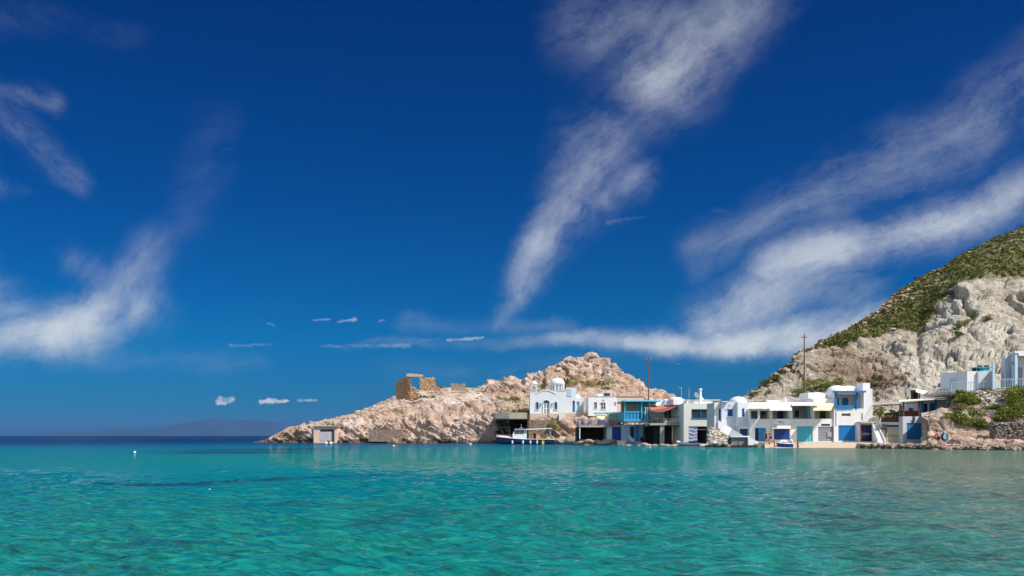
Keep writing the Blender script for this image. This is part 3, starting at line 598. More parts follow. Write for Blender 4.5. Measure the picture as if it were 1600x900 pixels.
# ------------------------------------------------------------------ buildings: helpers working in one facade plane
class F:
    """facade plane at distance D; converts bearings and heights read on that plane to metres"""
    def __init__(s, D): s.D = D
    def x(s, px): return (px - CX) / FX * s.D
    def z(s, py): return CAMZ - (py - HY) / FX * s.D
    def r(s, h): return (s.x(h[0]), s.z(h[3]), s.x(h[2]), s.z(h[1]))       # px0,py0,px1,py1 -> x0,z0,x1,z1
    def box(s, mb, px0, py0, px1, py1, d0, d1): return mb.box(s.x(px0), s.x(px1), s.D + d0, s.D + d1, s.z(py1), s.z(py0))
    def w(s, h, depth, holes=(), mat='white', name='wall', parent=None, **k):  # hollow block: front with openings, sides, back, roof
        x0, z0, x1, z1 = s.r(h); y0, y1 = s.D, s.D + depth; t = 0.28; mb = MB()
        mb.holed(x0, x1, z0, z1, y0, y0 + t, [s.r(q) for q in holes])
        mb.box(x0, x0 + t, y0 + t, y1, z0, z1); mb.box(x1 - t, x1, y0 + t, y1, z0, z1)
        mb.box(x0 + t, x1 - t, y1 - t, y1, z0, z1); mb.box(x0 + t, x1 - t, y0 + t, y1 - t, z1 - 0.3, z1 - 0.06)
        mb.box(x0 + t, x1 - t, y0 + t, y1 - t, z0, z0 + 0.1)
        return mb.build(name, mat, parent, **k)
    def floor(s, parent, px0, px1, py, d0, d1, mat='white', name='floor_slab', t=0.2):
        mb = MB(); mb.box(s.x(px0), s.x(px1), s.D + d0, s.D + d1, s.z(py) - t, s.z(py)); return mb.build(name, mat, parent)
    def panel(s, name, h, mat, parent, back=0.12, t=0.06, planks=0, vertical=True, **k):
        """a door or shutter leaf standing back in its opening, with raised planks or rails"""
        x0, z0, x1, z1 = s.r(h); mb = MB(); y = s.D + back
        mb.box(x0, x1, y, y + t, z0, z1)
        if planks:
            for i in range(planks):
                if vertical:
                    a = x0 + (x1 - x0) * (i + .06) / planks; b = x0 + (x1 - x0) * (i + .94) / planks; mb.box(a, b, y - .03, y - .001, z0 + .03, z1 - .03)
                else:
                    a = z0 + (z1 - z0) * (i + .04) / planks; b = z0 + (z1 - z0) * (i + .96) / planks; mb.box(x0 + .03, x1 - .03, y - .03, y - .001, a, b)
        return mb.build(name, mat, parent, **k)
    def frame(s, name, h, mat, parent, w=.09, out=.04, back=.1, bars=(), hbars=(), sill=False):
        x0, z0, x1, z1 = s.r(h); mb = MB(); a, b = s.D - out, s.D + back
        mb.box(x0 - w, x0, a, b, z0, z1 + w); mb.box(x1, x1 + w, a, b, z0, z1 + w); mb.box(x0, x1, a, b, z1, z1 + w)
        if sill: mb.box(x0 - w * 1.5, x1 + w * 1.5, a - .08, b, z0 - w, z0)
        for f in bars: xx = x0 + (x1 - x0) * f; mb.box(xx - w * .4, xx + w * .4, a + .05, b, z0, z1)
        for f in hbars: zz = z0 + (z1 - z0) * f; mb.box(x0, x1, a + .055, b - .01, zz - w * .35, zz + w * .35)
        return mb.build(name, mat, parent)
    def window(s, h, parent, glass='glass', mat='white', bars=(.5,), hbars=(), sill=True, back=.16, name='window', w=.07):
        x0, z0, x1, z1 = s.r(h); mb = MB().box(x0, x1, s.D + back, s.D + back + .04, z0, z1); g = mb.build(name, glass, parent)
        x = s.frame('frame', h, mat, g, w, .03, back - .01, bars, hbars, sill); return g
    def awning(s, px0, px1, pytop, pybot, out, mat, parent, side=True, skew=0, valance=.12, name='awning', posts=False):
        """sloping canvas from the wall, thickness and a hanging valance; bottom edge read at the wall's distance"""
        y1 = s.D - out; k = y1 / s.D
        xa, xb = s.x(px0), s.x(px1); zt = s.z(pytop); zb = CAMZ - (pybot - HY) / FX * y1
        xa2, xb2 = (px0 + skew - CX) / FX * y1, (px1 + skew - CX) / FX * y1
        mb = MB(); n = 10
        for i in range(n):
            f0, f1 = i / n, (i + 1) / n; sag = lambda f: -.05 * math.sin(f * math.pi * 3)
            q = [(xa2 + (xb2 - xa2) * f0, y1, zb + sag(f0)), (xa2 + (xb2 - xa2) * f1, y1, zb + sag(f1)), (xa + (xb - xa) * f1, s.D - .03, zt), (xa + (xb - xa) * f0, s.D - .03, zt)]
            mb.slab(q, .04)
        mb.box(xa2, xb2, y1 - .03, y1 + .01, zb - valance, zb - .02); a = mb.build(name, mat, parent)
        m2 = MB()
        for xw, xo in ((xa + .05, xa2 + .05), (xb - .05, xb2 - .05)): m2.tube([(xw, s.D - .02, zt - .7), (xo, y1 + .05, zb - .09)], .025, 6)
        m2.build('stay', 'metal', a); return a
def rail(name, p0, p1, h, parent, mat='white', step=.35, r=.02, mid=1, rr=.03, post_step=2.4):
    p0, p1 = Vector(p0), Vector(p1); L = (p1 - p0).length; mb = MB(); n = max(2, int(L / step))
    mb.tube([p0 + Vector((0, 0, h)), p1 + Vector((0, 0, h))], rr, 6)
    for m_ in range(mid): mb.tube([p0 + Vector((0, 0, .12 + m_ * h * .5)), p1 + Vector((0, 0, .12 + m_ * h * .5))], rr * .8, 6)
    for i in range(n + 1): q = p0.lerp(p1, i / n); mb.tube([q, q + Vector((0, 0, h))], r if (i % max(1, int(post_step / step))) else r * 1.8, 6)
    return mb.build(name, mat, parent)
def arch(x0, x1, z0, z1, n=10):           # arched opening outline (xz)
    r = (x1 - x0) / 2; cx = (x0 + x1) / 2; zc = z1 - r
    return [(x0, z0), (x1, z0)] + [(cx + r * math.cos(math.pi * i / n), zc + r * math.sin(math.pi * i / n)) for i in range(n + 1)]
def stonemesh(name, spots, mat, parent=None, flat=.7, **k):
    """rounded irregular stones: (centre, radius)"""
    mb = MB(); base = bmesh.new(); bmesh.ops.create_icosphere(base, subdivisions=2, radius=1); bv = np.array([v.co[:] for v in base.verts]); bf = [tuple(v.index for v in f.verts) for f in base.faces]; base.free()
    for c, r in spots:
        o = np.random.RandomState(int(abs(c[0] * 131 + c[2] * 977 + c[1] * 31)) % 99991); off = o.uniform(-50, 50, 3)
        n = vnoise(bv[:, 0] * 1.1 + off[0], bv[:, 1] * 1.1 + off[1], bv[:, 2] * 1.1 + off[2]) * .38 + .12 * vnoise(bv[:, 0] * 3 + off[1], bv[:, 1] * 3, bv[:, 2] * 3)
        v = bv * (1 + n[:, None]) * r * np.array([o.uniform(.8, 1.3), o.uniform(.8, 1.2), flat * o.uniform(.8, 1.2)]) + np.array(c)
        mb.add([tuple(q) for q in v], bf)
    mb.sm = False; return mb.build(name, mat, parent, smooth=False, **k)
LEAF = np.array([(-.5, 0, 0), (0, -.18, .05), (.5, 0, 0), (0, .18, .05)])
def leaves(c, rx, ry, rz, n, size, rnd, lob=5):
    """leaf-sized faces spread through an uneven crown made of several clumps"""
    cl = [(np.array(c) + np.array([rx, ry, rz]) * rnd.uniform(-.62, .62, 3), rnd.uniform(.38, .62)) for _ in range(lob)] + [(np.array(c), .6)]
    k = rnd.randint(0, len(cl), n); cc = np.array([cl[i][0] for i in k]); rr = np.array([cl[i][1] for i in k])
    d = rnd.normal(size=(n, 3)); d /= np.linalg.norm(d, axis=1)[:, None]; d[:, 2] = np.where(d[:, 2] < -.35, -d[:, 2], d[:, 2])
    q = cc + d * (rr * rnd.uniform(.72, 1.08, n))[:, None] * np.array([rx, ry, rz])
    a = rnd.normal(size=(n, 3)); a /= np.linalg.norm(a, axis=1)[:, None]; b = np.cross(a, rnd.normal(size=(n, 3))); b /= np.linalg.norm(b, axis=1)[:, None]; c3 = np.cross(a, b)
    s = size * rnd.uniform(.6, 1.3, n)
    V = q[:, None, :] + (LEAF[None, :, 0:1] * a[:, None] + LEAF[None, :, 1:2] * 2.2 * b[:, None] + LEAF[None, :, 2:3] * c3[:, None]) * s[:, None, None]
    return V.reshape(-1, 3)
def bush(name, base, rx, rz, label, cat='bush', mat='bush', n=700, size=.22, group=None, seed=1, ry=None):
    rnd = np.random.RandomState(seed); ry = ry or rx * .9; t = thing(name, base, label, cat, group)
    V = leaves((base[0], base[1], base[2] + rz * .55), rx, ry, rz * .62, n, size, rnd, 7); rawmesh('foliage', V, np.arange(len(V)).reshape(-1, 4), mat, t, base)
    mb = MB()
    for i in range(5): a = rnd.uniform(0, 6.28); mb.tube([base, (base[0] + rx * .5 * math.cos(a), base[1] + ry * .5 * math.sin(a), base[2] + rz * .75)], .05, 5, .015)
    mb.build('stem', 'timber', t); return t

# ------------------------------------------------------------------ headland: chapel
f = F(173)
def polywall(mb, pts, y0, y1): return mb.prism(pts, y0, y1)
ch = thing('chapel', (f.x(870), 178, f.z(646)), 'small whitewashed chapel with a drum and white dome above the beige terrace', 'chapel')
X, Z = f.x, f.z
# front: main block with raised ends and a curved parapet between them; openings are cut as arched niches
def wall_with_arches(mb, outline_top, x0, x1, z0, y0, y1, holes):
    """columns of quads under a stepped/curved top line, with openings given as (x0,x1,z0,z1,arched)"""
    xs = sorted({x0, x1, *[p[0] for p in outline_top], *[h[0] for h in holes], *[h[1] for h in holes], *[h[0] + (h[1] - h[0]) * i / 8 for h in holes for i in range(9)]})
    tx = [p[0] for p in outline_top]; tz = [p[1] for p in outline_top]
    for a, b in zip(xs[:-1], xs[1:]):
        if b - a < 1e-5: continue
        m_ = (a + b) / 2; za, zb = np.interp(a + 1e-6, tx, tz), np.interp(b - 1e-6, tx, tz); h = [q for q in holes if q[0] < m_ < q[1]]
        segs = [((z0, z0), (za, zb))]
        if h:
            q = h[0]; r = (q[1] - q[0]) / 2; cx = (q[0] + q[1]) / 2
            ar = lambda x: q[3] - r + math.sqrt(max(0, r * r - (x - cx) ** 2)) if q[4] else q[3]
            segs = ([((z0, z0), (q[2], q[2]))] if q[2] > z0 + .01 else []) + [((ar(a), ar(b)), (za, zb))]
        for (l0, l1), (u0, u1) in segs: mb.prism([(a, l0), (b, l1), (b, u1), (a, u0)], y0, y1)
hs = [(X(837.5), X(841.5), Z(639.5), Z(628.5), True), (X(849), X(858.5), Z(646), Z(625), True), (X(866.5), X(870.5), Z(639.5), Z(628), True), (X(894.6), X(898.2), Z(644), Z(626), True)]
top = [(X(828), Z(611.5)), (X(837.4), Z(611.5)), (X(837.5), Z(615.5))] + [(X(837.5 + 31 * i / 12), Z(615.3 - 5.2 * math.sin(math.pi * i / 12))) for i in range(13)] + [(X(869.4), Z(615.5)), (X(869.5), Z(610.6)), (X(884.4), Z(610.6)), (X(884.5), Z(606)), (X(900.6), Z(606))]
mb = MB(); wall_with_arches(mb, top, X(828), X(900.6), Z(647), 173, 173.35, hs)
mb.box(X(828), X(828) + .3, 173.35, 181, Z(647), Z(611.5)); mb.box(X(900.6) - .3, X(900.6), 173.35, 181, Z(647), Z(606)); mb.box(X(828) + .3, X(900.6) - .3, 180.7, 181, Z(647), Z(612))
mb.box(X(828) + .3, X(900.6) - .3, 173.35, 180.7, Z(616.5), Z(615.7)); mb.box(X(884.5), X(900.6) - .3, 173.35, 179, Z(607.6), Z(606.8))
mb.box(X(884.5), X(884.5) + .3, 173.35, 179, Z(615.7), Z(606)); mb.box(X(828) + .3, X(900.6) - .3, 173.4, 180, Z(647), Z(646.4))
wl_ = mb.build('wall', 'white_grey_shade', ch)  # light shade of the front is put into this greyer white
mb = MB(); pts = [(X(837.5 + 31 * i / 16), 172.95, Z(615.1 - 5.2 * math.sin(math.pi * i / 16))) for i in range(17)]; mb.tube(pts, .09, 6); mb.box(X(827.6), X(837.4), 172.9, 173.5, Z(611.5), Z(610.9)); mb.box(X(869.6), X(884.3), 172.9, 173.5, Z(610.5), Z(609.9)); mb.build('coping', 'white', wl_)
mb = MB(); pp = [(X(837.5 + 31 * i / 12), Z(615.6 - 5.0 * math.sin(math.pi * i / 12))) for i in range(13)]; mb.prism([(X(837.5), Z(616))] + pp + [(X(868.5), Z(616))], 173.36, 180.7); mb.sm = True; mb.build('vault_roof', 'white', ch)
# side chapel with its half dome roof
mb = MB(); wall_with_arches(mb, [(X(900.8), Z(620.5)), (X(912.6), Z(621))], X(900.8), X(912.6), Z(646), 174.2, 174.5, [(X(902), X(906), Z(639.5), Z(627), True)])
mb.box(X(912.6) - .3, X(912.6), 174.5, 179, Z(646), Z(621)); mb.box(X(900.8), X(912.6) - .3, 174.5, 179, Z(622), Z(621.4)); mb.build('side_chapel', 'white_grey_shade', ch)
mb = MB(); mb.dome((X(900.8), 176.6, Z(621)), 1.3, 2.0, .95, 20, 6); mb.build('half_dome', 'white', ch)
mb = MB(); mb.box(X(895.3), X(898.6), 173.25, 173.3, Z(644), Z(629)); mb.build('side_door', 'midblue', ch)
for (a, b, c, d) in ((837.5, 628, 841.5, 639.5), (866.5, 628, 870.5, 639.5), (902, 627, 906, 639.5)):
    q = MB().prism(arch(X(a), X(b) if False else X(c), Z(d), Z(b)), (173.2 if a < 900 else 174.4), (173.24 if a < 900 else 174.44)).build('window', 'glass' if a < 900 else 'paleblue', ch)
    y_ = 172.93 if a < 900 else 174.13
    m2 = MB(); pts = [(px_, y_, pz_) for px_, pz_ in arch(X(a) - .06, X(c) + .06, Z(d), Z(b) + .06)]; m2.tube(pts[1:] + [pts[0]], .06, 6); m2.box(X(a) - .15, X(c) + .15, y_ - .12, y_ + .06, Z(d) - .12, Z(d)); m2.build('frame', 'paleblue', q)
dq = MB().box(X(850), X(857.5), 173.2, 173.26, Z(646), Z(631)).build('double_door', 'greycol', ch)
m2 = MB()
for px_ in (849.6, 853.75, 857.9): m2.box(X(px_) - .09, X(px_) + .09, 173.12, 173.18, Z(646), Z(631))
m2.box(X(850), X(857.5), 173.11, 173.175, Z(638.5) - .07, Z(638.5) + .07); m2.box(X(849.3), X(858.3), 173.08, 173.16, Z(631.4), Z(630.6)); m2.build('door_frame', 'white', dq)
MB().prism(arch(X(850), X(857.5), Z(631), Z(626)), 173.2, 173.24).build('fanlight', 'glass', ch)
m2 = MB(); pts = [(px_, 172.92, pz_) for px_, pz_ in arch(X(849) - .08, X(858.5) + .08, Z(646), Z(624.8))]; m2.tube(pts[1:] + [pts[0]], .1, 6); m2.build('door_surround', 'paleblue', ch)
for px_ in (844.5, 862.5): MB().tube([(X(px_), 172.9, Z(637)), (X(px_), 172.8, Z(633))], .04, 6).dome((X(px_), 172.8, Z(631.5)), .14, .14, .2, 8, 4, True).build('wall_lamp', 'black', ch)
# drum with pilasters and the dome
dc = (X(872.5), 177.2); mb = MB(); r_ = 1.42
mb.hprism([(dc[0] + r_ * math.cos(i * math.pi / 12), dc[1] + r_ * math.sin(i * math.pi / 12)) for i in range(24)], Z(616), Z(598)); mb.sm = True
dr = mb.build('drum', 'white_grey_shade', ch)
m2 = MB()
for i in range(12): a = i * math.pi / 6 + .12; m2.tube([(dc[0] + (r_ + .06) * math.cos(a), dc[1] + (r_ + .06) * math.sin(a), Z(610)), (dc[0] + (r_ + .06) * math.cos(a), dc[1] + (r_ + .06) * math.sin(a), Z(598))], .11, 6)
m2.hprism([(dc[0] + (r_ + .2) * math.cos(i * math.pi / 12), dc[1] + (r_ + .2) * math.sin(i * math.pi / 12)) for i in range(24)], Z(597.9), Z(596.4)); m2.build('pilaster_ring', 'white', dr)
for i in range(12):
    a = i * math.pi / 6 + .12 + math.pi / 12; c0 = (dc[0] + (r_ + .0) * math.cos(a), dc[1] + (r_ + .0) * math.sin(a)); MB().box(c0[0] - .13, c0[0] + .13, c0[1] - .05, c0[1] + .05, Z(608.5), Z(600.5), a + math.pi / 2).build('drum_window', 'greycol', dr)
mb = MB(); mb.dome((dc[0], dc[1], Z(596.4)), 1.56, 1.56, 1.15, 28, 8); dm = mb.build('dome', 'white', ch)
m2 = MB(); zt = Z(596.4) + 1.1; m2.box(dc[0] - .04, dc[0] + .04, dc[1] - .04, dc[1] + .04, zt, zt + .6); m2.box(dc[0] - .18, dc[0] + .18, dc[1] - .03, dc[1] + .03, zt + .33, zt + .41); m2.build('cross', 'white', dm)
# little bell turret over the left corner: four posts and a cap
bt = (X(834.8), 174.6); mb = MB()
for sx in (-1, 1):
    for sy in (-1, 1): mb.box(bt[0] + sx * .5 - .1, bt[0] + sx * .5 + .1, bt[1] + sy * .5 - .1, bt[1] + sy * .5 + .1, Z(611.6), Z(600))
mb.box(bt[0] - .62, bt[0] + .62, bt[1] - .62, bt[1] + .62, Z(600), Z(599)); mb.box(bt[0] - .62, bt[0] + .62, bt[1] - .62, bt[1] + .62, Z(612), Z(611.4)); q = mb.build('bell_turret', 'paleblue', ch)
MB().dome((bt[0], bt[1], Z(599)), .62, .62, .62, 16, 6).build('turret_cap', 'white', q)
MB().dome((bt[0], bt[1], Z(605.5)), .2, .2, .35, 10, 5).tube([(bt[0], bt[1], Z(603.5)), (bt[0], bt[1], Z(600))], .03, 6).build('bell', 'black', q)
mb = MB(); cb = X(875.3); mb.box(cb - .05, cb + .05, 173.1, 173.2, Z(610.6), Z(599)); mb.box(cb - .55, cb + .55, 173.12, 173.18, Z(602.4) - .06, Z(602.4) + .06); mb.build('roof_cross', 'black', ch)
for px_ in (886.5, 890.5): MB().box(X(px_), X(px_ + 3), 172.88, 172.99, Z(619), Z(607.5)).build('blind_niche', 'paleblue', ch)
# retaining walls and the pale ramp below the chapel
g_ = F(170.5)
mb = MB(); g_.box(mb, 828, 646.2, 873.2, 656, 0, 2.4); mb.build('terrace_wall', 'beige', None, 'beige rendered retaining wall under the chapel front', 'wall')
mb = MB(); g_.box(mb, 880, 645.2, 931, 654.5, -.5, 3.2); mb.build('terrace_wall', 'beige', None, 'long beige terrace wall between the chapel side door and the annex', 'wall')
mb = MB(); a_ = at(873, 648, 170.3); mb.hprism([(g_.x(873.4), 170.4), (g_.x(879.8), 170.4), (g_.x(881), 167), (g_.x(872), 167)], g_.z(668), g_.z(647)); mb.build('ramp', 'cream', None, 'pale plastered ramp between the two beige terrace walls', 'ramp')
g2 = F(166.5); mb = MB(); mb.hprism([(g2.x(826), 166.6), (g2.x(868), 166.0), (g2.x(874), 170.4), (g2.x(826), 170.4)], g2.z(696), g2.z(656.5)); mb.build('rubble_wall', 'rubble', None, 'rough rubble retaining wall behind the boat canopy under the chapel', 'wall')
# annex and the peach house
f = F(168); X, Z = f.x, f.z
an = thing('annex', (X(941), 171, Z(646)), 'low white flat-roofed annex right of the chapel with a dark four-pane window', 'house')
f.w((919.3, 619.5, 964.3, 650), 6, [(928.3, 628.5, 932.6, 638), (939.2, 629, 946, 639), (960.2, 628, 962, 634)], 'white', parent=an)
f.window((928.3, 628.5, 932.6, 638), an, 'greycol', bars=()); f.window((939.2, 629, 946, 639), an, hbars=(.5,), w=.11); f.window((960.2, 628, 962, 634), an, 'greycol', bars=(), sill=False)
MB().tube([(X(942.5), 168 - .05, Z(624)), (X(942.5), 168 - .3, Z(625))], .04, 6).dome((X(942.5), 167.65, Z(626)), .14, .14, .2, 8, 4, True).build('wall_lamp', 'black', an)
MB().box(X(919), X(964.5), 167.9, 168.3, Z(619.4), Z(618.8)).build('coping', 'white', an)
mb = MB(); mb.box(X(936), X(944), 171, 173.5, Z(619.4), Z(614.5)); mb.build('roof_block', 'white', an)
tk = MB(); tk.tube([(X(946.5), 171, Z(616)), (X(955.5), 171, Z(616))], .42, 14); tk.sm = True; tk.build('water_tank', 'black', None, 'black horizontal water tank lying on the white annex roof', 'tank')
ph = thing('peach_house', (X(985), 172, Z(646)), 'plain peach flat-roofed building behind the turquoise balcony house', 'house')
f.w((964.6, 619.5, 1006, 650), 7, [(980, 628, 984, 641)], 'peach', parent=ph); f.panel('shutter', (980, 628, 984, 641), 'greycol', ph); MB().box(X(964.5), X(1006.4), 167.85, 168.3, Z(619.4), Z(618.4)).build('coping', 'beige', ph); f.frame('shutter_frame', (980, 628, 984, 641), 'white', ph, .2)
# boat shed: slab with grey and beige fascia on slanted timber props over a dark hollow
f = F(161); X, Z = f.x, f.z
bs = thing('boat_shelter', (X(800), 167, 0), 'concrete boat shelter with grey and beige fascia on slanting dark props', 'boat shelter')
MB().box(X(773.5), X(795.5), 161, 173.5, Z(654), Z(645)).build('fascia', 'grey', bs); MB().box(X(795.6), X(823.5), 161.1, 173.5, Z(654.3), Z(644.6)).build('fascia', 'concrete', bs, 'beige concrete fascia')
mb = MB(); mb.box(X(774), X(823), 160.7, 173.5, Z(656), Z(654.4)); mb.build('deck_beams', 'timber', bs)
for a, b in (((778, 656), (789, 678)), ((786, 656), (797, 676)), ((795, 656), (797, 690))): MB().tube([(X(a[0]), 161.4, Z(a[1])), (X(b[0]), 162, Z(b[1] + 10))], .17, 6).build('prop', 'timber', bs)
MB().tube([(X(778), 161.5, Z(662)), (X(795), 161.5, Z(661))], .12, 6).tube([(X(781), 161.5, Z(668)), (X(796), 161.5, Z(668))], .12, 6).build('cross_brace', 'timber', bs)
mb = MB(); mb.box(X(796), X(823.5), 171.3, 171.6, -.6, Z(656)); mb.box(X(823.6), X(826), 161.4, 173, -.6, Z(654)); mb.build('back_wall', 'timber', bs)  # dark wall added so the hollow under the slab turns black

# ------------------------------------------------------------------ the ruin, the reed screen and the little boathouse of the point
f = F(205); X, Z = f.x, f.z
ru = thing('ruin', (X(648), 206, Z(612)), 'roofless brown stone ruin with an empty window frame on the ridge', 'ruin')
def jag(pts, amp=.22, step=.7):
    r_ = random.Random(4); out = []
    for (a, b), (c, d) in zip(pts[:-1], pts[1:]):
        n = max(1, int(math.hypot(c - a, d - b) / step))
        for i in range(n): out.append((a + (c - a) * i / n + r_.uniform(-amp, amp) * .5, b + (d - b) * i / n + r_.uniform(-amp, amp)))
    return out + [pts[-1]]
P_ = lambda l: [(X(600 + a / 10), Z(570 + b / 10)) for a, b in l]
front = P_([(400, 560), (400, 300)]) + jag(P_([(400, 300), (440, 330), (500, 365), (545, 380), (560, 375)])) + P_([(560, 185), (415, 185), (410, 186), (395, 186)]) + jag(P_([(360, 180), (360, 145), (400, 138), (470, 150), (600, 158), (602, 185)]), .1) + P_([(575, 186), (575, 374)])
lw = MB()   # left wall turned away, darker
pts = jag(P_([(165, 255), (200, 235), (240, 222), (262, 205), (320, 190), (365, 178), (405, 180)]), .3)
poly = P_([(165, 600)]) + pts + P_([(415, 300)]) + jag(P_([(418, 305), (450, 335), (500, 370), (540, 385)]), .2) + P_([(540, 520), (300, 590)])
n0 = len(lw.v); lw.prism(poly, 205.0, 205.7); x00 = X(640)
def inside(p, poly):
    c_ = False; n = len(poly)
    for i in range(n):
        (x1, y1), (x2, y2) = poly[i], poly[(i + 1) % n]
        if (y1 > p[1]) != (y2 > p[1]) and p[0] < (x2 - x1) * (p[1] - y1) / (y2 - y1) + x1: c_ = not c_
    return c_
def blocks(mb, poly, y, rnd):          # coursed rough blocks standing proud of the wall core
    zs_ = [q[1] for q in poly]; xs_ = [q[0] for q in poly]; z = min(zs_)
    while z < max(zs_) + .2:
        h = rnd.uniform(.26, .42); x = min(xs_) - rnd.uniform(0, .4)
        while x < max(xs_) + .2:
            w_ = rnd.uniform(.35, .85)
            if inside((x + w_ / 2, z + h * .45), poly): d = rnd.uniform(.04, .24); mb.box(x + .025, x + w_ - .025, y - d, y + .7 + d * .5, z + .02, z + h - .02, rnd.uniform(-.05, .05))
            x += w_
        z += h
blocks(lw, poly, 205.0, random.Random(2))
lw.v = [(x, y + max(0, (x00 - x)) * .75, z) for x, y, z in lw.v]; lw.build('side_wall', 'ruin', ru)
MB().prism(P_([(352, 180), (352, 142), (400, 136), (606, 154), (606, 184), (575, 186), (400, 186)]), 204.9, 205.8).build('lintel', 'concrete', ru)
pr = P_([(565, 380), (565, 187)]) + jag(P_([(600, 187), (630, 215), (645, 185), (660, 205), (740, 205), (762, 180), (790, 195), (792, 300), (810, 330), (850, 350)]), .2) + P_([(850, 400), (690, 400)])
mb = MB().prism(pr, 205.1, 205.8); blocks(mb, pr, 205.1, random.Random(3)); mb.build('front_wall', 'ruin', ru)
mb = MB(); mb.dome((X(668.5), 205.1, Z(605)), .35, .1, .3, 10, 5, True); mb.build('hole', 'dark', ru)  # dark lens on the wall face stands for the shade of a hole
for i, (a, b, D, rz_, l_) in enumerate(((655, 615, 201.5, .5, 'fallen stone slab leaning just below the ruin window'), (664, 612, 202.5, -.1, 'flat stone slab propped level below the ruin front wall'))):
    q = at(a, b, D); o = MB().box(q.x - 1.0, q.x + 1.0, q.y - .5, q.y + .5, q.z, q.z + .28, rz_).build('stone_slab', 'beige', None, l_, 'slab')
    o.rotation_euler = (.05, .25 if i == 0 else -.03, 0)
sc_ = None
for i, (a, b, t_) in enumerate(((702.8, 709.5, 597), (710.0, 715.4, 597.5), (715.8, 719.0, 599), (719.6, 725.3, 597.5))):
    rd = thing('reed_panel', (X(a), 209 + i * .3, Z(606)), ['pale reed screen panel at the left end of the ridge-top row', 'wide darker reed screen panel second from the left on the ridge', 'narrow low reed screen panel between two taller ones', 'reed screen panel at the right end of the ridge-top row'][i], 'screen', 'reed screens on the ridge')
    mb = MB(); nn = max(3, int((b - a) * 1.2)); 
    for k in range(nn): xx = X(a) + (X(b) - X(a)) * (k + .5) / nn; mb.box(xx - (X(b) - X(a)) / nn * .46, xx + (X(b) - X(a)) / nn * .46, 208.9 + i * .3, 209 + i * .3, Z(609), Z(t_) + random.uniform(-.1, .1))
    mb.build('reeds', 'reed', rd); MB().box(X(a), X(b), 209.01 + i * .3, 209.07 + i * .3, Z(602.3), Z(601.8)).build('batten', 'timber', rd)
f = F(182.8); X, Z = f.x, f.z
bh = thing('boathouse', (X(508), 184.4, Z(690)), 'tiny beige boathouse cut into the rock with one white door', 'boathouse')
f.w((490, 666.6, 527, 692), 5, [(500, 671, 519.8, 689)], 'peach', parent=bh)
q = f.panel('door', (500, 674.5, 519.8, 689), 'boatdoor', bh, planks=5, back=-.04); 
for k in range(3): MB().box(X(501.2 + k * 6.2), X(505.8 + k * 6.2), 182.74, 182.8, Z(673.8), Z(671.5)).build('door_light', 'black', q)
MB().box(X(520), X(522.5), 182.5, 183.2, Z(689), Z(671)).build('door_jamb', 'timber', bh)
MB().box(X(488), X(529), 182.4, 188, Z(666.5), Z(665.2)).build('roof_slab', 'concrete', bh)
f = F(176); X, Z = f.x, f.z
MB().hprism([(X(575), 176.5), (X(628), 176.0), (X(626), 182), (X(580), 182)], Z(690), Z(671)).build('stone_pier', 'rubble', None, 'squared rubble-faced block of old wall at the water below the ruin', 'wall')
# ------------------------------------------------------------------ seaside terrace with the lilac railing and the royal blue boat door
f = F(139); X, Z = f.x, f.z
te = thing('terrace_house', (X(945), 142, 0.2), 'seaside terrace over a dark boat cave, with lilac railing and royal blue boat door below', 'house')
f.w((948.5, 666.6, 975.5, 697), 6, [(956.2, 667.5, 970.3, 689.5)], 'white', parent=te)
f.panel('boat_door', (956.2, 669.5, 970.3, 689.5), 'blue', te, planks=4); f.panel('transom', (956.2, 667.5, 970.3, 669.3), 'black', te)
mb = MB(); mb.box(X(905), X(948.4), 138.6, 145, Z(667.4), Z(665)); mb.box(X(948.4), X(975.6), 138.6, 145, Z(666.5), Z(665)); mb.build('deck_slab', 'concrete', te)
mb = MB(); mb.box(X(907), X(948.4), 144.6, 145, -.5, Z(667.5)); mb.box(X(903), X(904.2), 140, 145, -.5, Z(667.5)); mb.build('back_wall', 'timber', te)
MB().box(X(905), X(906.4), 138.7, 139.0, Z(686), Z(657.5)).build('post', 'white', te)
rail('railing', (X(902.5), 138.7, Z(665)), (X(975), 138.7, Z(665)), Z(656.6) - Z(665), te, 'lilac', .3, .03, 1, .04)
MB().box(X(953), X(969.2), 143, 143.3, Z(665), Z(645.5)).build('terrace_wall', 'beige', te); MB().box(X(969.3), X(975), 142.9, 143.2, Z(665), Z(646.5)).build('shutter', 'lilac', te)
pg = MB(); pg.tube([(X(931), 139.4, Z(645.2)), (X(975), 139.4, Z(644.2))], .07, 6); pg.tube([(X(931), 142.5, Z(646)), (X(975), 142.5, Z(645))], .07, 6)
for px_ in (931.5, 950.5, 973): pg.tube([(X(px_), 139.4, Z(665)), (X(px_), 139.4, Z(644.8))], .05, 6); pg.tube([(X(px_), 139.4, Z(644.8)), (X(px_), 142.5, Z(645.4))], .05, 6)
pg.build('pergola', 'teal', te)
mb = MB(); cl = [((932, 647), (947.5, 649)), ((933.5, 652), (945, 652.5)), ((938, 655), (943, 655))]
vs = [(X(x), 139.7 - .25 * i, Z(y)) for i, row in enumerate(cl) for x, y in row]; vs += [(a, b + .05, c) for a, b, c in vs]
mb.add(vs, [(0, 2, 3, 1), (2, 4, 5, 3), (6, 7, 9, 8), (8, 9, 11, 10), (0, 1, 7, 6), (4, 10, 11, 5), (0, 6, 8, 2), (2, 8, 10, 4), (1, 3, 9, 7), (3, 5, 11, 9)]); mb.build('shade_cloth', 'yellowcanvas', te)
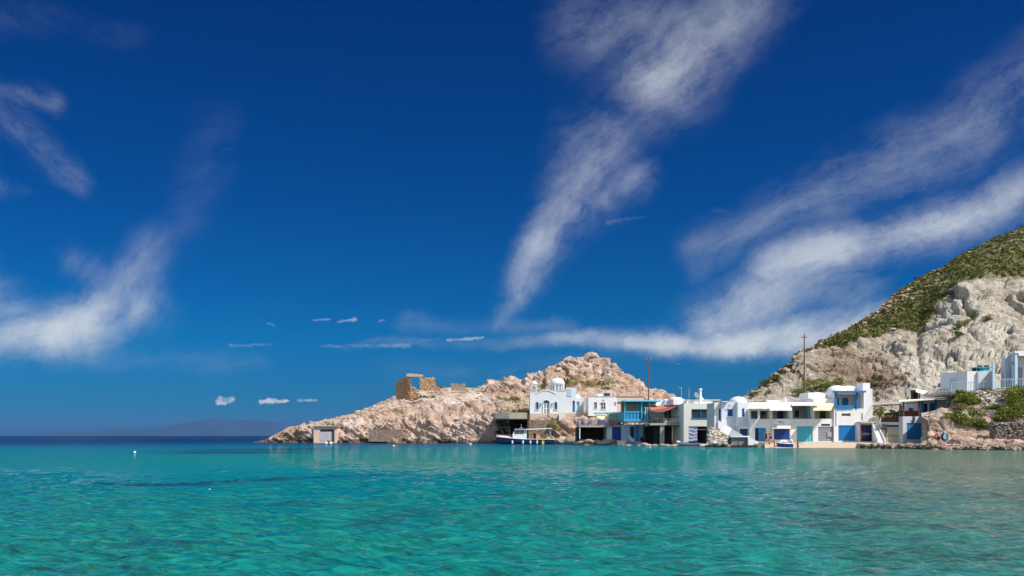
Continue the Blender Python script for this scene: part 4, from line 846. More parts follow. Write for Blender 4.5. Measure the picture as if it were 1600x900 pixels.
for i, px_ in enumerate((955.9, 971.1)):
    mb = MB(); n = 18; c0 = Vector((X(px_), 138.45, Z(660.6))); mb.tube([c0 + Vector((.36 * math.cos(2 * math.pi * k / n), 0, .36 * math.sin(2 * math.pi * k / n))) for k in range(n + 1)], .11, 8); mb.sm = True
    lb = mb.build('lifebuoy', 'red', None, ['red ring lifebuoy hung on the lilac railing left above the blue boat door', 'red ring lifebuoy hung beside the corner of the turquoise balcony'][i], 'lifebuoy', 'lifebuoys on the lilac railing')

# ------------------------------------------------------------------ turquoise balcony house
f = F(134.5); X, Z = f.x, f.z
tb = thing('balcony_house', (X(996), 137, 0.2), 'two-storey house with an open turquoise balcony on the corner over grey-blue walls', 'house')
f2 = F(137.5)
f2.w((972, 663.5, 1017, 697), 6, [(984.6, 666.6, 991.2, 684), (1006.6, 665.4, 1014.3, 690)], 'paleblue', parent=tb)
f2.panel('door', (984.6, 666.6, 991.2, 684), 'black', tb, planks=2); f2.panel('side_door', (1006.6, 665.4, 1014.3, 690), 'skyblue', tb, planks=3, back=.05)
MB().box(f2.x(992.2), f2.x(997.2), 137.2, 137.49, f2.z(690), f2.z(664)).build('pillar', 'midblue', tb)
MB().box(f2.x(999.5), f2.x(1004), 137.42, 137.49, f2.z(672), f2.z(671.2)).build('shelf', 'white', tb)
MB().box(X(974.5), X(1016), 134.3, 144, Z(658.6), Z(656.2)).build('balcony_slab', 'teal', tb)
MB().box(X(974.5), X(1002), 134.6, 134.75, Z(656.2), Z(643.5)).build('parapet_panel', 'midblue', tb); MB().box(X(974.5), X(975), 134.75, 143, Z(656.2), Z(643.5)).build('parapet_panel', 'teal', tb)
rail('railing', (X(1003.6), 134.6, Z(656.2)), (X(1015.6), 134.6, Z(656.2)), 1.35, tb, 'cyan', .35, .025)
rail('railing', (X(975), 134.45, Z(656.2)), (X(1002), 134.45, Z(656.2)), 1.4, tb, 'cyan', .5, .025)
for px_, m_ in ((975.2, 'teal'), (1001.8, 'cyan'), (1014.2, 'cyan')): MB().box(X(px_), X(px_ + 1.3), 134.35, 134.55, Z(656.2), Z(627.6)).build('post', m_, tb)
MB().box(X(974.2), X(1032), 133.9, 143.5, Z(627.5), Z(625.6)).build('roof_slab', 'cyan', tb)
mb = MB(); mb.holed(X(976.5), X(1001), Z(656.2), Z(627.6), 139.6, 139.8, [(X(979), Z(656), X(983), Z(629.5))]); mb.build('inner_wall', 'peach', tb)
MB().box(X(979), X(983), 139.65, 139.7, Z(656), Z(629.5)).build('inner_door', 'greycol', tb); MB().box(X(985), X(986.3), 139.4, 139.58, Z(656), Z(628)).build('door_jamb', 'white', tb)
mb = MB(); mb.box(X(1003.8), X(1016.5), 137.8, 143, Z(656.2), Z(627.6)); mb.build('side_wall', 'teal', tb)
mb = MB()
for sx in (-.22, .22): mb.tube([(X(1009.3) + sx, 133.9, Z(667)), (X(1009.3) + sx, 133.9, Z(636))], .045, 6)
for k in range(12): zz = Z(666) + k * .28; mb.tube([(X(1009.3) - .22, 133.9, zz), (X(1009.3) + .22, 133.9, zz)], .025, 6)
mb.build('ladder', 'white', tb)
MB().box(X(978), X(1000), 136.5, 137.8, Z(650.5), Z(649.5)).box(X(980), X(980.6), 136.9, 137.2, Z(656), Z(650.5)).box(X(997), X(997.6), 136.9, 137.2, Z(656), Z(650.5)).build('dining_table', 'brown', None, 'long brown table standing on the open turquoise balcony', 'table')
# landing block and slipway rocks
MB().hprism([(X(965), 134.6), (X(981.5), 134.4), (X(981.5), 140), (X(965), 140)], -.8, Z(688.5) ).build('landing_block', 'grey', None, 'dark grey-green concrete landing block below the blue boat door', 'landing')

# ------------------------------------------------------------------ terrace with the rust awning over two boat caves
f = F(130); X, Z = f.x, f.z
ra = thing('cave_house', (X(1040), 134, 0.2), 'white house set back behind a terrace with rust awning over two dark boat caves', 'house')
f3 = F(137)
f3.w((1017.5, 633, 1058, 660), 8, [(1038.5, 640.5, 1043, 653.5), (1044.5, 640.5, 1049.5, 653.5)], 'white', parent=ra)
f3.window((1038.5, 640.5, 1043, 653.5), ra, 'glass', 'greycol'); f3.panel('shutter', (1044.5, 640.5, 1049.5, 653.5), 'timber', ra, planks=3)
mb = MB(); vs = []; n = 14
for j in range(2):
    for i in range(n + 1):
        px_ = 1016 + (1058 - 1016) * i / n; D = 130.2 if j == 0 else 136.6; py = 640.5 - 7.5 * (i / n) ** 1.3 + 1.3 * math.sin(math.pi * i / n) if j == 0 else 634 - 1.5 * i / n
        v = at(px_, py, D); vs.append(v)
mb.add(vs + [v - Vector((0, 0, .05)) for v in vs], [(i, i + 1, n + 2 + i, n + 1 + i) for i in range(n)] + [(2 * n + 2 + i, 3 * n + 3 + i, 3 * n + 4 + i, 2 * n + 3 + i) for i in range(n)] + [(i, 2 * n + 2 + i, 2 * n + 3 + i, i + 1) for i in range(n)])
v0 = [v for v in vs[:n + 1]]; mb.add(v0 + [v - Vector((0, 0, .38 * math.sin(math.pi * (i + .5) / (n + 1)) + .08)) for i, v in enumerate(v0)], [(i, n + 1 + i, n + 2 + i, i + 1) for i in range(n)]); mb.build('awning', 'redcanvas', ra)
mb = MB(); mb.dome((X(1020.5), 139, f3.z(633)), .1, .1, .1, 8, 3)
MB().dome((f3.x(1021.5), 139, f3.z(633)), 1.5, 1.7, .75, 20, 6).build('roof_vault', 'white', ra)
MB().box(f3.x(1026), f3.x(1058), 138, 143, f3.z(633), f3.z(624)).build('roof_room', 'white', ra)
for i, px_ in enumerate((1041.5, 1048.5)):
    mb = MB(); c0 = (f3.x(px_), 137.8); mb.tube([(c0[0], c0[1], f3.z(632.5)), (c0[0], c0[1], f3.z(624.5))], .36, 16); mb.sm = True
    mb.dome((c0[0], c0[1], f3.z(624.5)), .36, .36, .14, 16, 4).build('water_tank', 'white', None, ['left of two white upright cylinder water tanks above the rust awning', 'right of two white upright cylinder water tanks above the rust awning'][i], 'tank', 'white roof tanks')
MB().box(X(1015.4), X(1063.2), 129.8, 137, Z(664.3), Z(661.2)).build('deck_slab', 'concrete', ra)
rail('railing', (X(1015.6), 129.95, Z(661.2)), (X(1063), 129.95, Z(661.2)), 1.08, ra, 'timber', .45, .022, 1, .025)
MB().hprism([(X(1031.8), 130), (X(1038.2), 130), (X(1038.2), 130.7), (X(1031.8), 130.7)], -.6, Z(664.3)).build('pillar', 'concrete', ra)
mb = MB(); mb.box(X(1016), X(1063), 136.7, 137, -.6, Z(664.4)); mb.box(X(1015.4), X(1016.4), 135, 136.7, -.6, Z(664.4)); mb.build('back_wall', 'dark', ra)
f4 = F(135.5); f4.panel('cave_door', (1021, 668, 1028, 692), 'green', ra, back=0, planks=3)
MB().box(X(1061.3), X(1063.2), 130.3, 136.7, Z(664.2), Z(632)).build('side_wall', 'white_grey_shade', ra)
sofa = thing('outdoor_sofa', (X(1050), 132, Z(661.2)), 'cream outdoor sofa with a rust cushion on the terrace under the rust awning', 'sofa')
z0 = Z(661.2); MB().box(X(1041), X(1062), 131.4, 132.3, z0 + .05, z0 + .42).build('seat', 'canvas', sofa); MB().box(X(1041), X(1062), 132.3, 132.5, z0 + .05, z0 + .85).build('backrest', 'canvas', sofa)
MB().box(X(1046), X(1051), 131.9, 132.25, z0 + .42, z0 + .75).build('cushion', 'redcanvas', sofa)
for x in (1041.3, 1061): MB().box(X(x), X(x + .8), 131.5, 131.6, z0, z0 + .05).build('leg', 'timber', sofa)
tbl = thing('terrace_table', (X(1029), 131.6, z0), 'small cream table with dark legs at the left end of the terrace railing', 'table')
MB().box(X(1025), X(1034), 131.2, 132, z0 + .7, z0 + .75).build('tabletop', 'canvas', tbl)
for x in (1025.3, 1033.3):
    for y in (131.25, 131.9): MB().box(X(x), X(x) + .06, y, y + .06, z0, z0 + .7).build('leg', 'timber', tbl)

# ------------------------------------------------------------------ big cream cube with the long window
f = F(127); X, Z = f.x, f.z
bc = thing('cube_house', (X(1092), 132, 0), 'big cream cube house with one long window above an open boat garage', 'house')
GD = (1076, 666.2, 1104.8, 693.2); WN = (1081.3, 640, 1108.6, 653.2)
f.w((1068.3, 630.3, 1116, 698), 9, [GD, WN], 'cream', parent=bc)
g = f.window(WN, bc, 'glass', 'midblue', w=.09)
for a, b in ((1082, 1094), (1095.6, 1108)):
    mb = MB(); x0, x1 = X(a), X(b)
    for k in range(9): mb.tube([(x0 + (x1 - x0) * (k + .5) / 9, 127.3, Z(652.9)), (x0 + (x1 - x0) * (k + .5) / 9, 127.3, Z(640.5))], (x1 - x0) / 17, 8)
    mb.sm = True; mb.build('curtain', 'canvas', g)
dl = f.panel('garage_door', (1076, 667.5, 1089.8, 690), 'lilac', bc, back=.1, planks=4)
for k, py in enumerate((671.5, 676.5, 682, 687)):   # painted wave bands
    mb = MB(); x0, x1 = X(1076.3), X(1089.5)
    for i in range(12):
        a, b = x0 + (x1 - x0) * i / 12, x0 + (x1 - x0) * (i + 1) / 12; h = lambda t: Z(py) + .12 * math.sin(t * 6 + k); mb.prism([(a, h(i / 12) - .09), (b, h((i + 1) / 12) - .09), (b, h((i + 1) / 12) + .11), (a, h(i / 12) + .11)], 127.05, 127.064)
    mb.build('painted_wave', 'white_grey_shade' if k % 2 else 'paleblue', dl)
MB().box(X(1089.9), X(1104.6), 127.2, 127.3, Z(671.5), Z(670.6)).build('lintel_bar', 'grey', bc)
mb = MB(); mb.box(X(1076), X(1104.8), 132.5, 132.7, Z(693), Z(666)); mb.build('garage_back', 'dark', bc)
MB().box(X(1078.7), X(1120), 129.5, 136.5, Z(630.3), Z(624.6)).box(X(1078.3), X(1132), 129.4, 137, Z(624.5), Z(623.4)).build('roof_room', 'white', bc)
MB().box(X(1060), X(1079), 131, 137, Z(631), Z(622)).dome((X(1070), 134, Z(622)), 1.2, 2, .5, 16, 5).build('roof_vault', 'white', bc)
mb = MB(); mb.tube([(X(1097.4), 128.4, Z(630.3)), (X(1097.4), 128.4, Z(609))], .24, 12, .2); mb.sm = True; q = mb.build('chimney', 'white', bc); MB().tube([(X(1097.4), 128.4, Z(609)), (X(1097.4), 128.4, Z(606.3))], .3, 12, .26).build('chimney_cap', 'white', q)
MB().prism([(X(1099.6), Z(625)), (X(1099.6), Z(618.5)), (X(1104.6), Z(624.8))], 128.3, 128.5).build('chimney_brace', 'white', bc)
sd_ = thing('satellite_dish', (X(1093.3), 129, Z(624.5)), 'white satellite dish on the cream cube house roof beside the chimney', 'satellite dish')
o = MB().dome((0, 0, 0), .52, .52, .13, 18, 5).build('dish', 'white', sd_, at=None) if False else None
mb = MB(); mb.dome((0, 0, 0), .55, .55, .14, 18, 5); rot = Matrix.Rotation(R(68), 3, 'Y') @ Matrix.Rotation(R(-20), 3, 'X'); c0 = Vector((X(1092.8), 128.9, Z(616.5)))
mb.v = [tuple(rot @ Vector(v) + c0) for v in mb.v]; mb.build('dish', 'white', sd_); MB().tube([(X(1093.3), 129, Z(624.5)), (X(1093.3), 129, Z(616.5))], .04, 6).build('mast', 'metal', sd_)
def antenna(px, D, pyb, pyt, label, arms=True):
    a = thing('antenna', at(px, pyb, D), label, 'antenna', 'thin rooftop antennas'); b, t = at(px, pyb, D), at(px, pyt, D)
    MB().tube([b, t], .035, 6).build('mast', 'metal', a)
    if arms:
        mb = MB(); mb.tube([t + Vector((-.55, 0, -.05)), t + Vector((.15, 0, -.1))], .025, 6)
        for k in range(4): mb.tube([t + Vector((-.5 + k * .17, -.22, -.07)), t + Vector((-.5 + k * .17, .22, -.07))], .012, 5)
        mb.build('aerial', 'metal', a)
antenna(1064.6, 134, 622, 605, 'thin antenna with a small aerial left of the cream cube house')
antenna(1076.5, 132, 622, 606.5, 'plain thin mast on the cream cube house roof left of the chimney', False)
antenna(1168.5, 126, 622, 610, 'short thin mast behind the low white dome at the foot of the hill', False)

# ------------------------------------------------------------------ whitewashed steps and rubble, grey-white house, slim-window house
f = F(115.5); X, Z = f.x, f.z
gh = thing('white_house', (X(1140), 118.5, Z(690)), 'plain grey-white house with a single square royal blue shutter', 'house')
f.w((1127.3, 628, 1152.5, 692), 8, [(1136.7, 639.2, 1144.8, 650.2)], 'white_grey_shade', parent=gh)
q = f.panel('shutter', (1136.7, 639.2, 1144.8, 650.2), 'blue', gh, planks=2, back=.03); MB().box(X(1136), X(1145.5), 115.35, 115.5, Z(651), Z(650.3)).build('sill', 'white', q)
mb = MB(); mb.tube([(X(1149.7), 115.44, Z(678)), (X(1149.7), 115.44, Z(628.5))], .05, 6); mb.build('drainpipe', 'white', gh)
MB().tube([(X(1139.5), 115.5, Z(634)), (X(1139.5), 115.2, Z(634.5))], .03, 6).box(X(1139.5) - .3, X(1139.5) + .3, 115.16, 115.22, Z(634.2), Z(633.7)).build('wall_lamp', 'black', gh)
f5 = F(116); f5.w((1116.2, 629, 1128, 690), 4.5, [(1123.2, 638.8, 1127, 661.5)], 'cream', parent=gh, name='recessed_wall'); f5.panel('door', (1123.2, 638.8, 1127, 661.5), 'blue', gh)
f5 = F(115.1)
MB().box(X(1126.5), X(1137), 115, 119.5, Z(628), Z(627)).build('coping', 'white', gh)
sw = thing('slim_window_house', (X(1162), 117.5, Z(690)), 'white house with a slim blue window and low roof dome, awning over blue doors', 'house')
f6 = F(114.5); X6, Z6 = f6.x, f6.z
f6.w((1152.7, 628.3, 1171, 692), 8, [(1159.4, 638.2, 1163.1, 650.8), (1156, 667.5, 1168.6, 688.8)], 'white', parent=sw)
f6.panel('shutter', (1159.4, 638.2, 1163.1, 650.8), 'blue', sw, planks=1, back=.06); f6.panel('boat_door', (1156, 667.5, 1168.6, 688.8), 'blue', sw, planks=5)
f6.awning(1155, 1171.5, 664, 668.5, 1.5, 'canvas', sw)
MB().dome((X6(1162), 117.5, Z6(628.3)), 1.25, 2.0, .95, 20, 6).build('roof_dome', 'white', sw)
st = thing('outside_stair', (X(1135), 113.5, .3), 'whitewashed stair with a sloping parapet dropping right in front of the grey-white house', 'stair')
n = 14; mb = MB()
for i in range(n): a = 1118 + 34 * i / n; mb.box(X(a), X(a + 34 / n), 113.7, 115.4, .2, Z(661 + 20 * (i + .5) / n))
mb.build('steps', 'white', st); MB().prism([(X(1116.3), Z(657.5)), (X(1117.5), Z(657.5)), (X(1154.5), Z(680)), (X(1154.5), .4), (X(1138), .4), (X(1116.3), Z(668))], 113.45, 113.68).build('parapet', 'white', st)
rnd = random.Random(5); sp = []
for k in range(150):
    a = rnd.uniform(0, 1); px_ = 1108.5 + 26 * a; lo, hi = 694, 668 + 14 * max(0, a - .15); py = rnd.uniform(hi, lo); d = 113.4 - (py - hi) / (lo - hi) * 2.2 - rnd.uniform(0, .3); sp.append((tuple(at(px_, py, d)), rnd.uniform(.22, .42)))
stonemesh('stone_heap', sp, 'whitestone', None, label='heap of whitewashed rubble stones at the foot of the outside stair', cat='rubble', kind='stuff')
q = thing('terrace_platform', (X(1143), 112, .2), 'low whitewashed landing with a grey front at the foot of the stone heap', 'landing')
MB().box(X(1131.5), X(1154), 111.7, 114.5, -.5, Z(683)).build('base', 'grey', q); MB().box(X(1130), X(1158), 111.4, 114.7, Z(683), Z(681)).build('top_slab', 'white', q)
mb = MB()
for i in range(6): mb.box(X(1155 + i * 2.2), X(1157.2 + i * 2.2) if i < 5 else X(1170), 111.1, 114.4, -.3, Z(683 + i * 1.15))
mb.build('step', 'white', q)
# concrete quay
MB().hprism([(X(1128), 113.4), (X(1160), 111.2), (X(1206), 109.6), (X(1212), 111), (X(1212), 118), (X(1128), 118)], -1, .52).build('quay', 'concrete', None, 'low weathered concrete quay in front of the white houses left of the beach', 'quay')
MB().box(X(1131), X(1176), 110.9, 112.6, .05, .3).tube([(X(1140), 111.2, -.8), (X(1140), 111.2, .8)], .07, 6).tube([(X(1152), 111, -.8), (X(1152), 111, .5)], .07, 6).build('jetty', 'timber', None, 'narrow dark timber jetty edge with short posts along the quay', 'jetty')

# ------------------------------------------------------------------ row of boat houses round the beach
f = F(113.5); X, Z = f.x, f.z
lg = thing('loggia_house', (X(1188), 117, Z(690)), 'white house with an open upper loggia under a wide white awning and pale blue door', 'house')
HL = [(1172, 640, 1184.2, 654.5), (1187.5, 640, 1202.8, 654.5), (1179.8, 668.6, 1196.6, 689.5)]
f.w((1171.2, 638.6, 1205, 691), 7, HL, 'white', parent=lg)
MB().box(X(1171.2), X(1205), 117.3, 117.5, Z(656), Z(638.8)).build('inner_wall', 'white_grey_shade', lg); MB().box(X(1172.5), X(1183), 117.2, 117.29, Z(654.5), Z(641)).build('inner_door', 'peach', lg)
MB().box(X(1171.5), X(1204.8), 113.85, 117.3, Z(656), Z(654.6)).build('loggia_floor', 'white', lg)
MB().box(X(1184), X(1203.5), 116, 120.3, Z(638.6), Z(626)).build('roof_room', 'grey', lg)
f.panel('dark_doorway_panel', (1179.8, 668.6, 1185.2, 689.5), 'black', lg, back=.22); f.panel('door', (1185.4, 668.6, 1196.6, 689.5), 'midblue', lg, planks=3)  # black sheet stands for the dark inside of the open entrance
f.awning(1170.8, 1200.6, 628.8, 637.6, 2.0, 'canvas', lg, skew=.5)
ba = thing('blue_garage_house', (X(1220), 117, Z(690)), 'white boat house with royal blue garage door under its own small awning', 'house')
HB = [(1206, 640.5, 1235.5, 654.4), (1209.3, 669, 1234, 687)]
f.w((1205.2, 630, 1236, 691), 7, HB, 'white', parent=ba)
MB().box(X(1205.3), X(1236), 116.3, 116.5, Z(656), Z(630.5)).build('inner_wall', 'white_grey_shade', ba); MB().box(X(1225), X(1229.5), 116.1, 116.28, Z(654.5), Z(641)).build('inner_door', 'blue', ba); MB().box(X(1230), X(1234.6), 116.1, 116.28, Z(654.5), Z(641)).build('inner_door', 'blue', ba)
MB().box(X(1205.4), X(1235.8), 113.85, 116.3, Z(656), Z(654.5)).build('loggia_floor', 'white', ba)
f.panel('garage_door', HB[1], 'blue', ba, planks=8, vertical=False); f.awning(1206.7, 1235.3, 664.4, 668.6, 1.1, 'canvas', ba); f.awning(1201.5, 1236, 628.6, 640.4, 2.2, 'canvas', ba, skew=1)
mb = MB(); e = (X(1221), 113.46, Z(659.3)); mb.tube([(e[0] - .45, e[1], e[2] + .1), (e[0], e[1], e[2] - .05), (e[0] + .42, e[1], e[2] - .22)], .035, 6); mb.tube([(e[0] - .42, e[1], e[2] - .1), (e[0], e[1], e[2] - .02), (e[0] + .2, e[1], e[2] + .1)], .03, 6); mb.build('wall_emblem', 'greycol', ba)
MB().box(X(1203.5), X(1236), 115.2, 120.3, Z(629.9), Z(624.5)).build('roof_parapet', 'white', ba)
mb = MB(); mb.tube([(X(1231), 114.8, Z(629)), (X(1231), 114.8, Z(620.5))], .2, 10); mb.build('chimney', 'white', ba)
tq = thing('turquoise_garage_house', (X(1253), 117, Z(690)), 'white boat house with turquoise garage door and a deep shaded loggia above', 'house')
HT = [(1237.2, 634, 1269.8, 654.4), (1245, 666, 1269.8, 690.3)]
f.w((1236.2, 629.6, 1270.8, 691), 7, HT, 'white', parent=tq)
mb = MB(); mb.holed(X(1236.4), X(1270.6), Z(656), Z(630.5), 116.6, 116.8, [(X(1241), Z(654.5), X(1247), Z(637)), (X(1254), Z(651), X(1260.8), Z(640))]); mb.build('inner_wall', 'white_grey_shade', tq)
MB().box(X(1241), X(1247), 116.7, 116.75, Z(654.5), Z(637)).build('inner_door', 'green', tq); MB().box(X(1254), X(1260.8), 116.7, 116.75, Z(651), Z(640)).build('window', 'black', tq)
for a in (1238.8, 1264.5, 1267.8): MB().box(X(a), X(a + 1.8), 113.9, 114.1, Z(654.4), Z(634)).build('post', 'turq', tq)
MB().box(X(1236.4), X(1270.6), 113.85, 116.6, Z(656), Z(654.5)).build('loggia_floor', 'white', tq)
f.panel('garage_door', HT[1], 'turq', tq, planks=4, back=.14); f.awning(1236.5, 1278.5, 628.5, 632.8, 1.6, 'canvas', tq, skew=.5)
for a, b in ((1237.6, 1249.6), (1260, 1265.4)): MB().box(X(a), X(b), 113.38, 113.49, Z(664), Z(660.8)).build('plaster_panel', 'white', tq)
MB().box(X(1236.4), X(1271), 113.4, 113.49, Z(655.3), Z(654.5)).build('ledge', 'white', tq)
gg = thing('grey_garage_house', (X(1286), 117, Z(690)), 'white boat house with grey plank garage door below a yellow awning', 'house')
HG_ = [(1272, 635, 1302, 654.4), (1278.3, 666.6, 1302, 689.4), (1283, 662.4, 1297, 665.6)]
f.w((1271, 623.5, 1303, 691), 7, HG_, 'white', parent=gg)
mb = MB(); mb.holed(X(1271.2), X(1302.8), Z(656), Z(630.5), 115.8, 116, [(X(1290.3), Z(653.3), X(1300), Z(640.5))]); mb.build('inner_wall', 'yellowcanvas', gg); MB().box(X(1290.3), X(1300), 115.85, 115.9, Z(653.3), Z(640.5)).build('window', 'green', gg)
MB().box(X(1271.2), X(1302.8), 113.85, 115.8, Z(656), Z(654.5)).build('loggia_floor', 'white', gg)
MB().box(X(1274), X(1275.4), 114, 114.2, Z(654.4), Z(636)).build('post', 'timber', gg)
gd = f.panel('garage_door', HG_[1], 'greycol', gg, planks=5, vertical=False); f.panel('vent', HG_[2], 'timber', gg); f.awning(1275.5, 1303.5, 630, 640.5, 2.2, 'yellowcanvas', gg, skew=-5)
MB().box(X(1292.5), X(1299.5), 113.5, 113.58, Z(683), Z(675)).box(X(1294), X(1298), 113.46, 113.5, Z(682), Z(676)).build('notice', 'metal', gd)
mb = MB(); mb.box(X(1272), X(1303), 114.5, 120.2, Z(623.5), Z(621.5)); mb.box(X(1271), X(1278), 115.5, 119, Z(623), Z(612)); mb.dome((X(1291), 117, Z(621.5)), 1.7, 1.6, .95, 18, 6); mb.build('roof_blocks', 'white', gg)
# utility poles
def pole(px, D, pyb, pyt, label):
    t = thing('utility_pole', at(px, pyb, D), label, 'utility pole', 'timber utility poles'); b, q = at(px, pyb, D), at(px, pyt, D)
    MB().tube([b, q], .13, 8, .08).build('shaft', 'pole', t); MB().box(q.x - .4, q.x + .4, q.y - .06, q.y + .06, q.z - .55, q.z - .42).build('crossarm', 'pole', t)
    for k in (-.35, 0, .35): MB().tube([(q.x + k, q.y, q.z - .42), (q.x + k, q.y, q.z - .22)], .05, 6).build('insulator', 'metal', t)
pole(1256.8, 121.5, 624, 522, 'tall brown timber pole rising before the white cliff behind the boat houses')
pole(1013.3, 144, 627, 558, 'timber pole behind the turquoise balcony house')
# blue loggia house with its tower
f = F(113.3); X, Z = f.x, f.z
bl = thing('tower_house', (X(1334), 117.3, Z(690)), 'white house with sky blue loggia, tall chimney tower and sky blue garage door', 'house')
HN = [(1304.5, 613.5, 1349.5, 638.3), (1315, 646, 1329, 650), (1310, 664.6, 1336.6, 688.7), (1346, 645.8, 1347.9, 656.8)]
f.w((1303, 612.6, 1350, 691), 8, HN, 'white', parent=bl)
mb = MB(); mb.holed(X(1303.3), X(1349.7), Z(640), Z(612.8), 116.1, 116.3, [(X(1315), Z(632), X(1323.4), Z(620)), (X(1328.4), Z(637.5), X(1338.6), Z(620))]); mb.build('inner_wall', 'white', bl)
f7 = F(116.1)
MB().box(X(1315), X(1323.4), 116.13, 116.2, Z(632), Z(620)).build('shutter', 'skyblue', bl); MB().box(X(1328.4), X(1338.6), 116.13, 116.2, Z(637.5), Z(620)).build('balcony_door', 'skyblue', bl)
MB().box(X(1302), X(1350.5), 112.7, 113.6, Z(613.4), Z(610.8)).build('roof_beam', 'skyblue', bl)
for a in (1304.5, 1337.7): MB().box(X(a), X(a + 3), 113.15, 113.4, Z(638), Z(613.4)).build('post', 'skyblue', bl)
MB().prism([(X(1308), Z(639.3)), (X(1308), Z(633.2)), (X(1334), Z(633.2)), (X(1334), Z(637.8)), (X(1318), Z(639.3))], 113.16, 113.28).build('parapet', 'skyblue', bl)
MB().box(X(1303.4), X(1349.6), 113.58, 116.1, Z(640), Z(638.4)).build('loggia_floor', 'white', bl)
f.panel('window', HN[1], 'glass', bl, back=.1); f.panel('slit_window', HN[3], 'glass', bl, back=.1); f.panel('garage_door', HN[2], 'skyblue', bl, planks=6, back=.12)
MB().box(X(1350.1), X(1365.2), 113.7, 120.3, Z(691), Z(607)).build('tower', 'white', bl); q = MB().box(X(1352), X(1363.3), 114.1, 116.1, Z(607), Z(597.6)).build('chimney', 'white', bl)
MB().tube([(X(1358), 115.1, Z(597.6)), (X(1358), 115.1, Z(595.5))], .22, 10, .12).build('chimney_pot', 'brown', q)
MB().dome((X(1325), 117.3, Z(612)), 1.45, 1.8, 1.15, 22, 7).build('roof_dome', 'white', bl); mb = MB(); mb.dome((X(1343), 117.3, Z(612)), 1.75, 1.8, 1.1, 22, 7); mb.build('roof_dome', 'white', bl)
mb = MB(); mb.tube([(X(1306.8), 113.23, Z(664)), (X(1306.8), 113.23, Z(642))], .05, 6); mb.build('drainpipe', 'white', bl)
# kiosk with the picture doors
f = F(112); X, Z = f.x, f.z
ki = thing('small_boathouse', (X(1352), 114, Z(690)), 'small brown-framed boathouse with a fish painted on dark blue doors', 'boathouse')
f.w((1343.5, 661.2, 1363, 692), 1.25, [(1346.6, 665.8, 1361.2, 689.6)], 'white', parent=ki)
q = f.panel('door', (1346.6, 665.8, 1361.2, 689.6), 'navy', ki, planks=2, back=.08)
mb = MB(); c0 = (X(1354.2), 112.03, Z(678)); n = 16; mb.prism([(c0[0] + .52 * math.cos(2 * math.pi * k / n), c0[2] + .2 * math.sin(2 * math.pi * k / n)) for k in range(n)], 112.035, 112.048); mb.prism([(c0[0] + .45, c0[2]), (c0[0] + .75, c0[2] + .2), (c0[0] + .75, c0[2] - .2)], 112.03, 112.046); mb.build('painted_fish', 'greycol', q)
MB().box(X(1347.5), X(1354.5), 112.03, 112.048, Z(682.5), Z(681.7)).build('painted_band', 'bushdark', q)
f.frame('door_frame', (1346.6, 665.8, 1361.2, 689.6), 'brown', ki, .2, .06, .1); MB().box(X(1342.5), X(1363.8), 111.4, 113.2, Z(661.1), Z(659)).build('roof_slab', 'beige', ki)
# curved white stair
f = F(110.2); X, Z = f.x, f.z
cs = thing('curved_stair', (X(1369), 110.2, .7), 'narrow steep white stair with wall-like sides between the brown-framed boathouse and the storage', 'stair')
n = 16; mb = MB()
for i in range(n): t_ = i / n; a, b = 1366.2 + 4.5 * t_ ** 1.5, 1374.8 - .5 * (1 - t_); mb.box(X(a), X(b), 108.8 + 2.8 * t_, 108.8 + 2.8 * (t_ + 1.05 / n), .5, Z(691 - 29 * (t_ + .5 / n)))
mb.build('steps', 'white', cs)
for a0, a1, nm in ((1363.5, 1369.5, 'side_wall'), (1374.6, 1376.6, 'side_wall')):
    m2 = MB()
    for i in range(n): t_ = i / n; a = a0 + (a1 - a0) * t_ ** 1.4; m2.box(X(a), X(a + 1.6), 108.7 + 2.8 * t_, 108.7 + 2.8 * (t_ + 1 / n), .5, Z(686 - 26 * t_))
    m2.build(nm, 'white', cs)
# storage with the cream doors and the cane-fenced terrace
f = F(110.6); X, Z = f.x, f.z
sg = thing('terrace_store', (X(1395), 114.1, Z(691)), 'low store with cream double doors and a brown cane fence round its roof terrace', 'house')
f.w((1376.9, 659.6, 1410.6, 692.5), 7, [(1384.8, 664, 1407.3, 690.6)], 'white', parent=sg)
MB().box(X(1377), X(1384.6), 110.4, 110.59, Z(692), Z(663)).build('stone_facing', 'rubble', sg)
for a, b in ((1384.9, 1395.9), (1396.2, 1407.2)): 
    q = f.panel('door_leaf', (a, 666.8, b, 690.5), 'creamdoor', sg, planks=2, vertical=False, back=.1); MB().box(X(a), X(b), 110.6, 110.67, Z(681.5), Z(680.6)).build('rail', 'bushdark' if False else 'reed', q)
f.panel('transom', (1384.9, 664.1, 1407.2, 666.5), 'timber', sg, back=.12)
mb = MB(); xx = X(1377)
while xx < X(1410.5): mb.box(xx, xx + .1, 110.65, 110.72, Z(659.5), Z(650.2) + random.uniform(-.08, .06)); xx += .115
mb.build('cane_fence', 'cane', sg); MB().box(X(1407), X(1410.6), 110.75, 111, Z(659.5), Z(633.2)).build('reed_post', 'reed', sg)
pg = MB(); pg.tube([(X(1376.5), 110.9, Z(632.6)), (X(1410), 110.9, Z(631.4))], .05, 6); pg.tube([(X(1376.5), 115.1, Z(633)), (X(1410), 115.1, Z(632))], .05, 6)
for a in (1379, 1395, 1409.5): pg.tube([(X(a), 110.9, Z(659)), (X(a), 110.9, Z(632.3))], .035, 6); pg.tube([(X(a), 110.9, Z(632.3)), (X(a), 115.1, Z(632.8))], .035, 6)
pg.build('pergola', 'timber', sg)
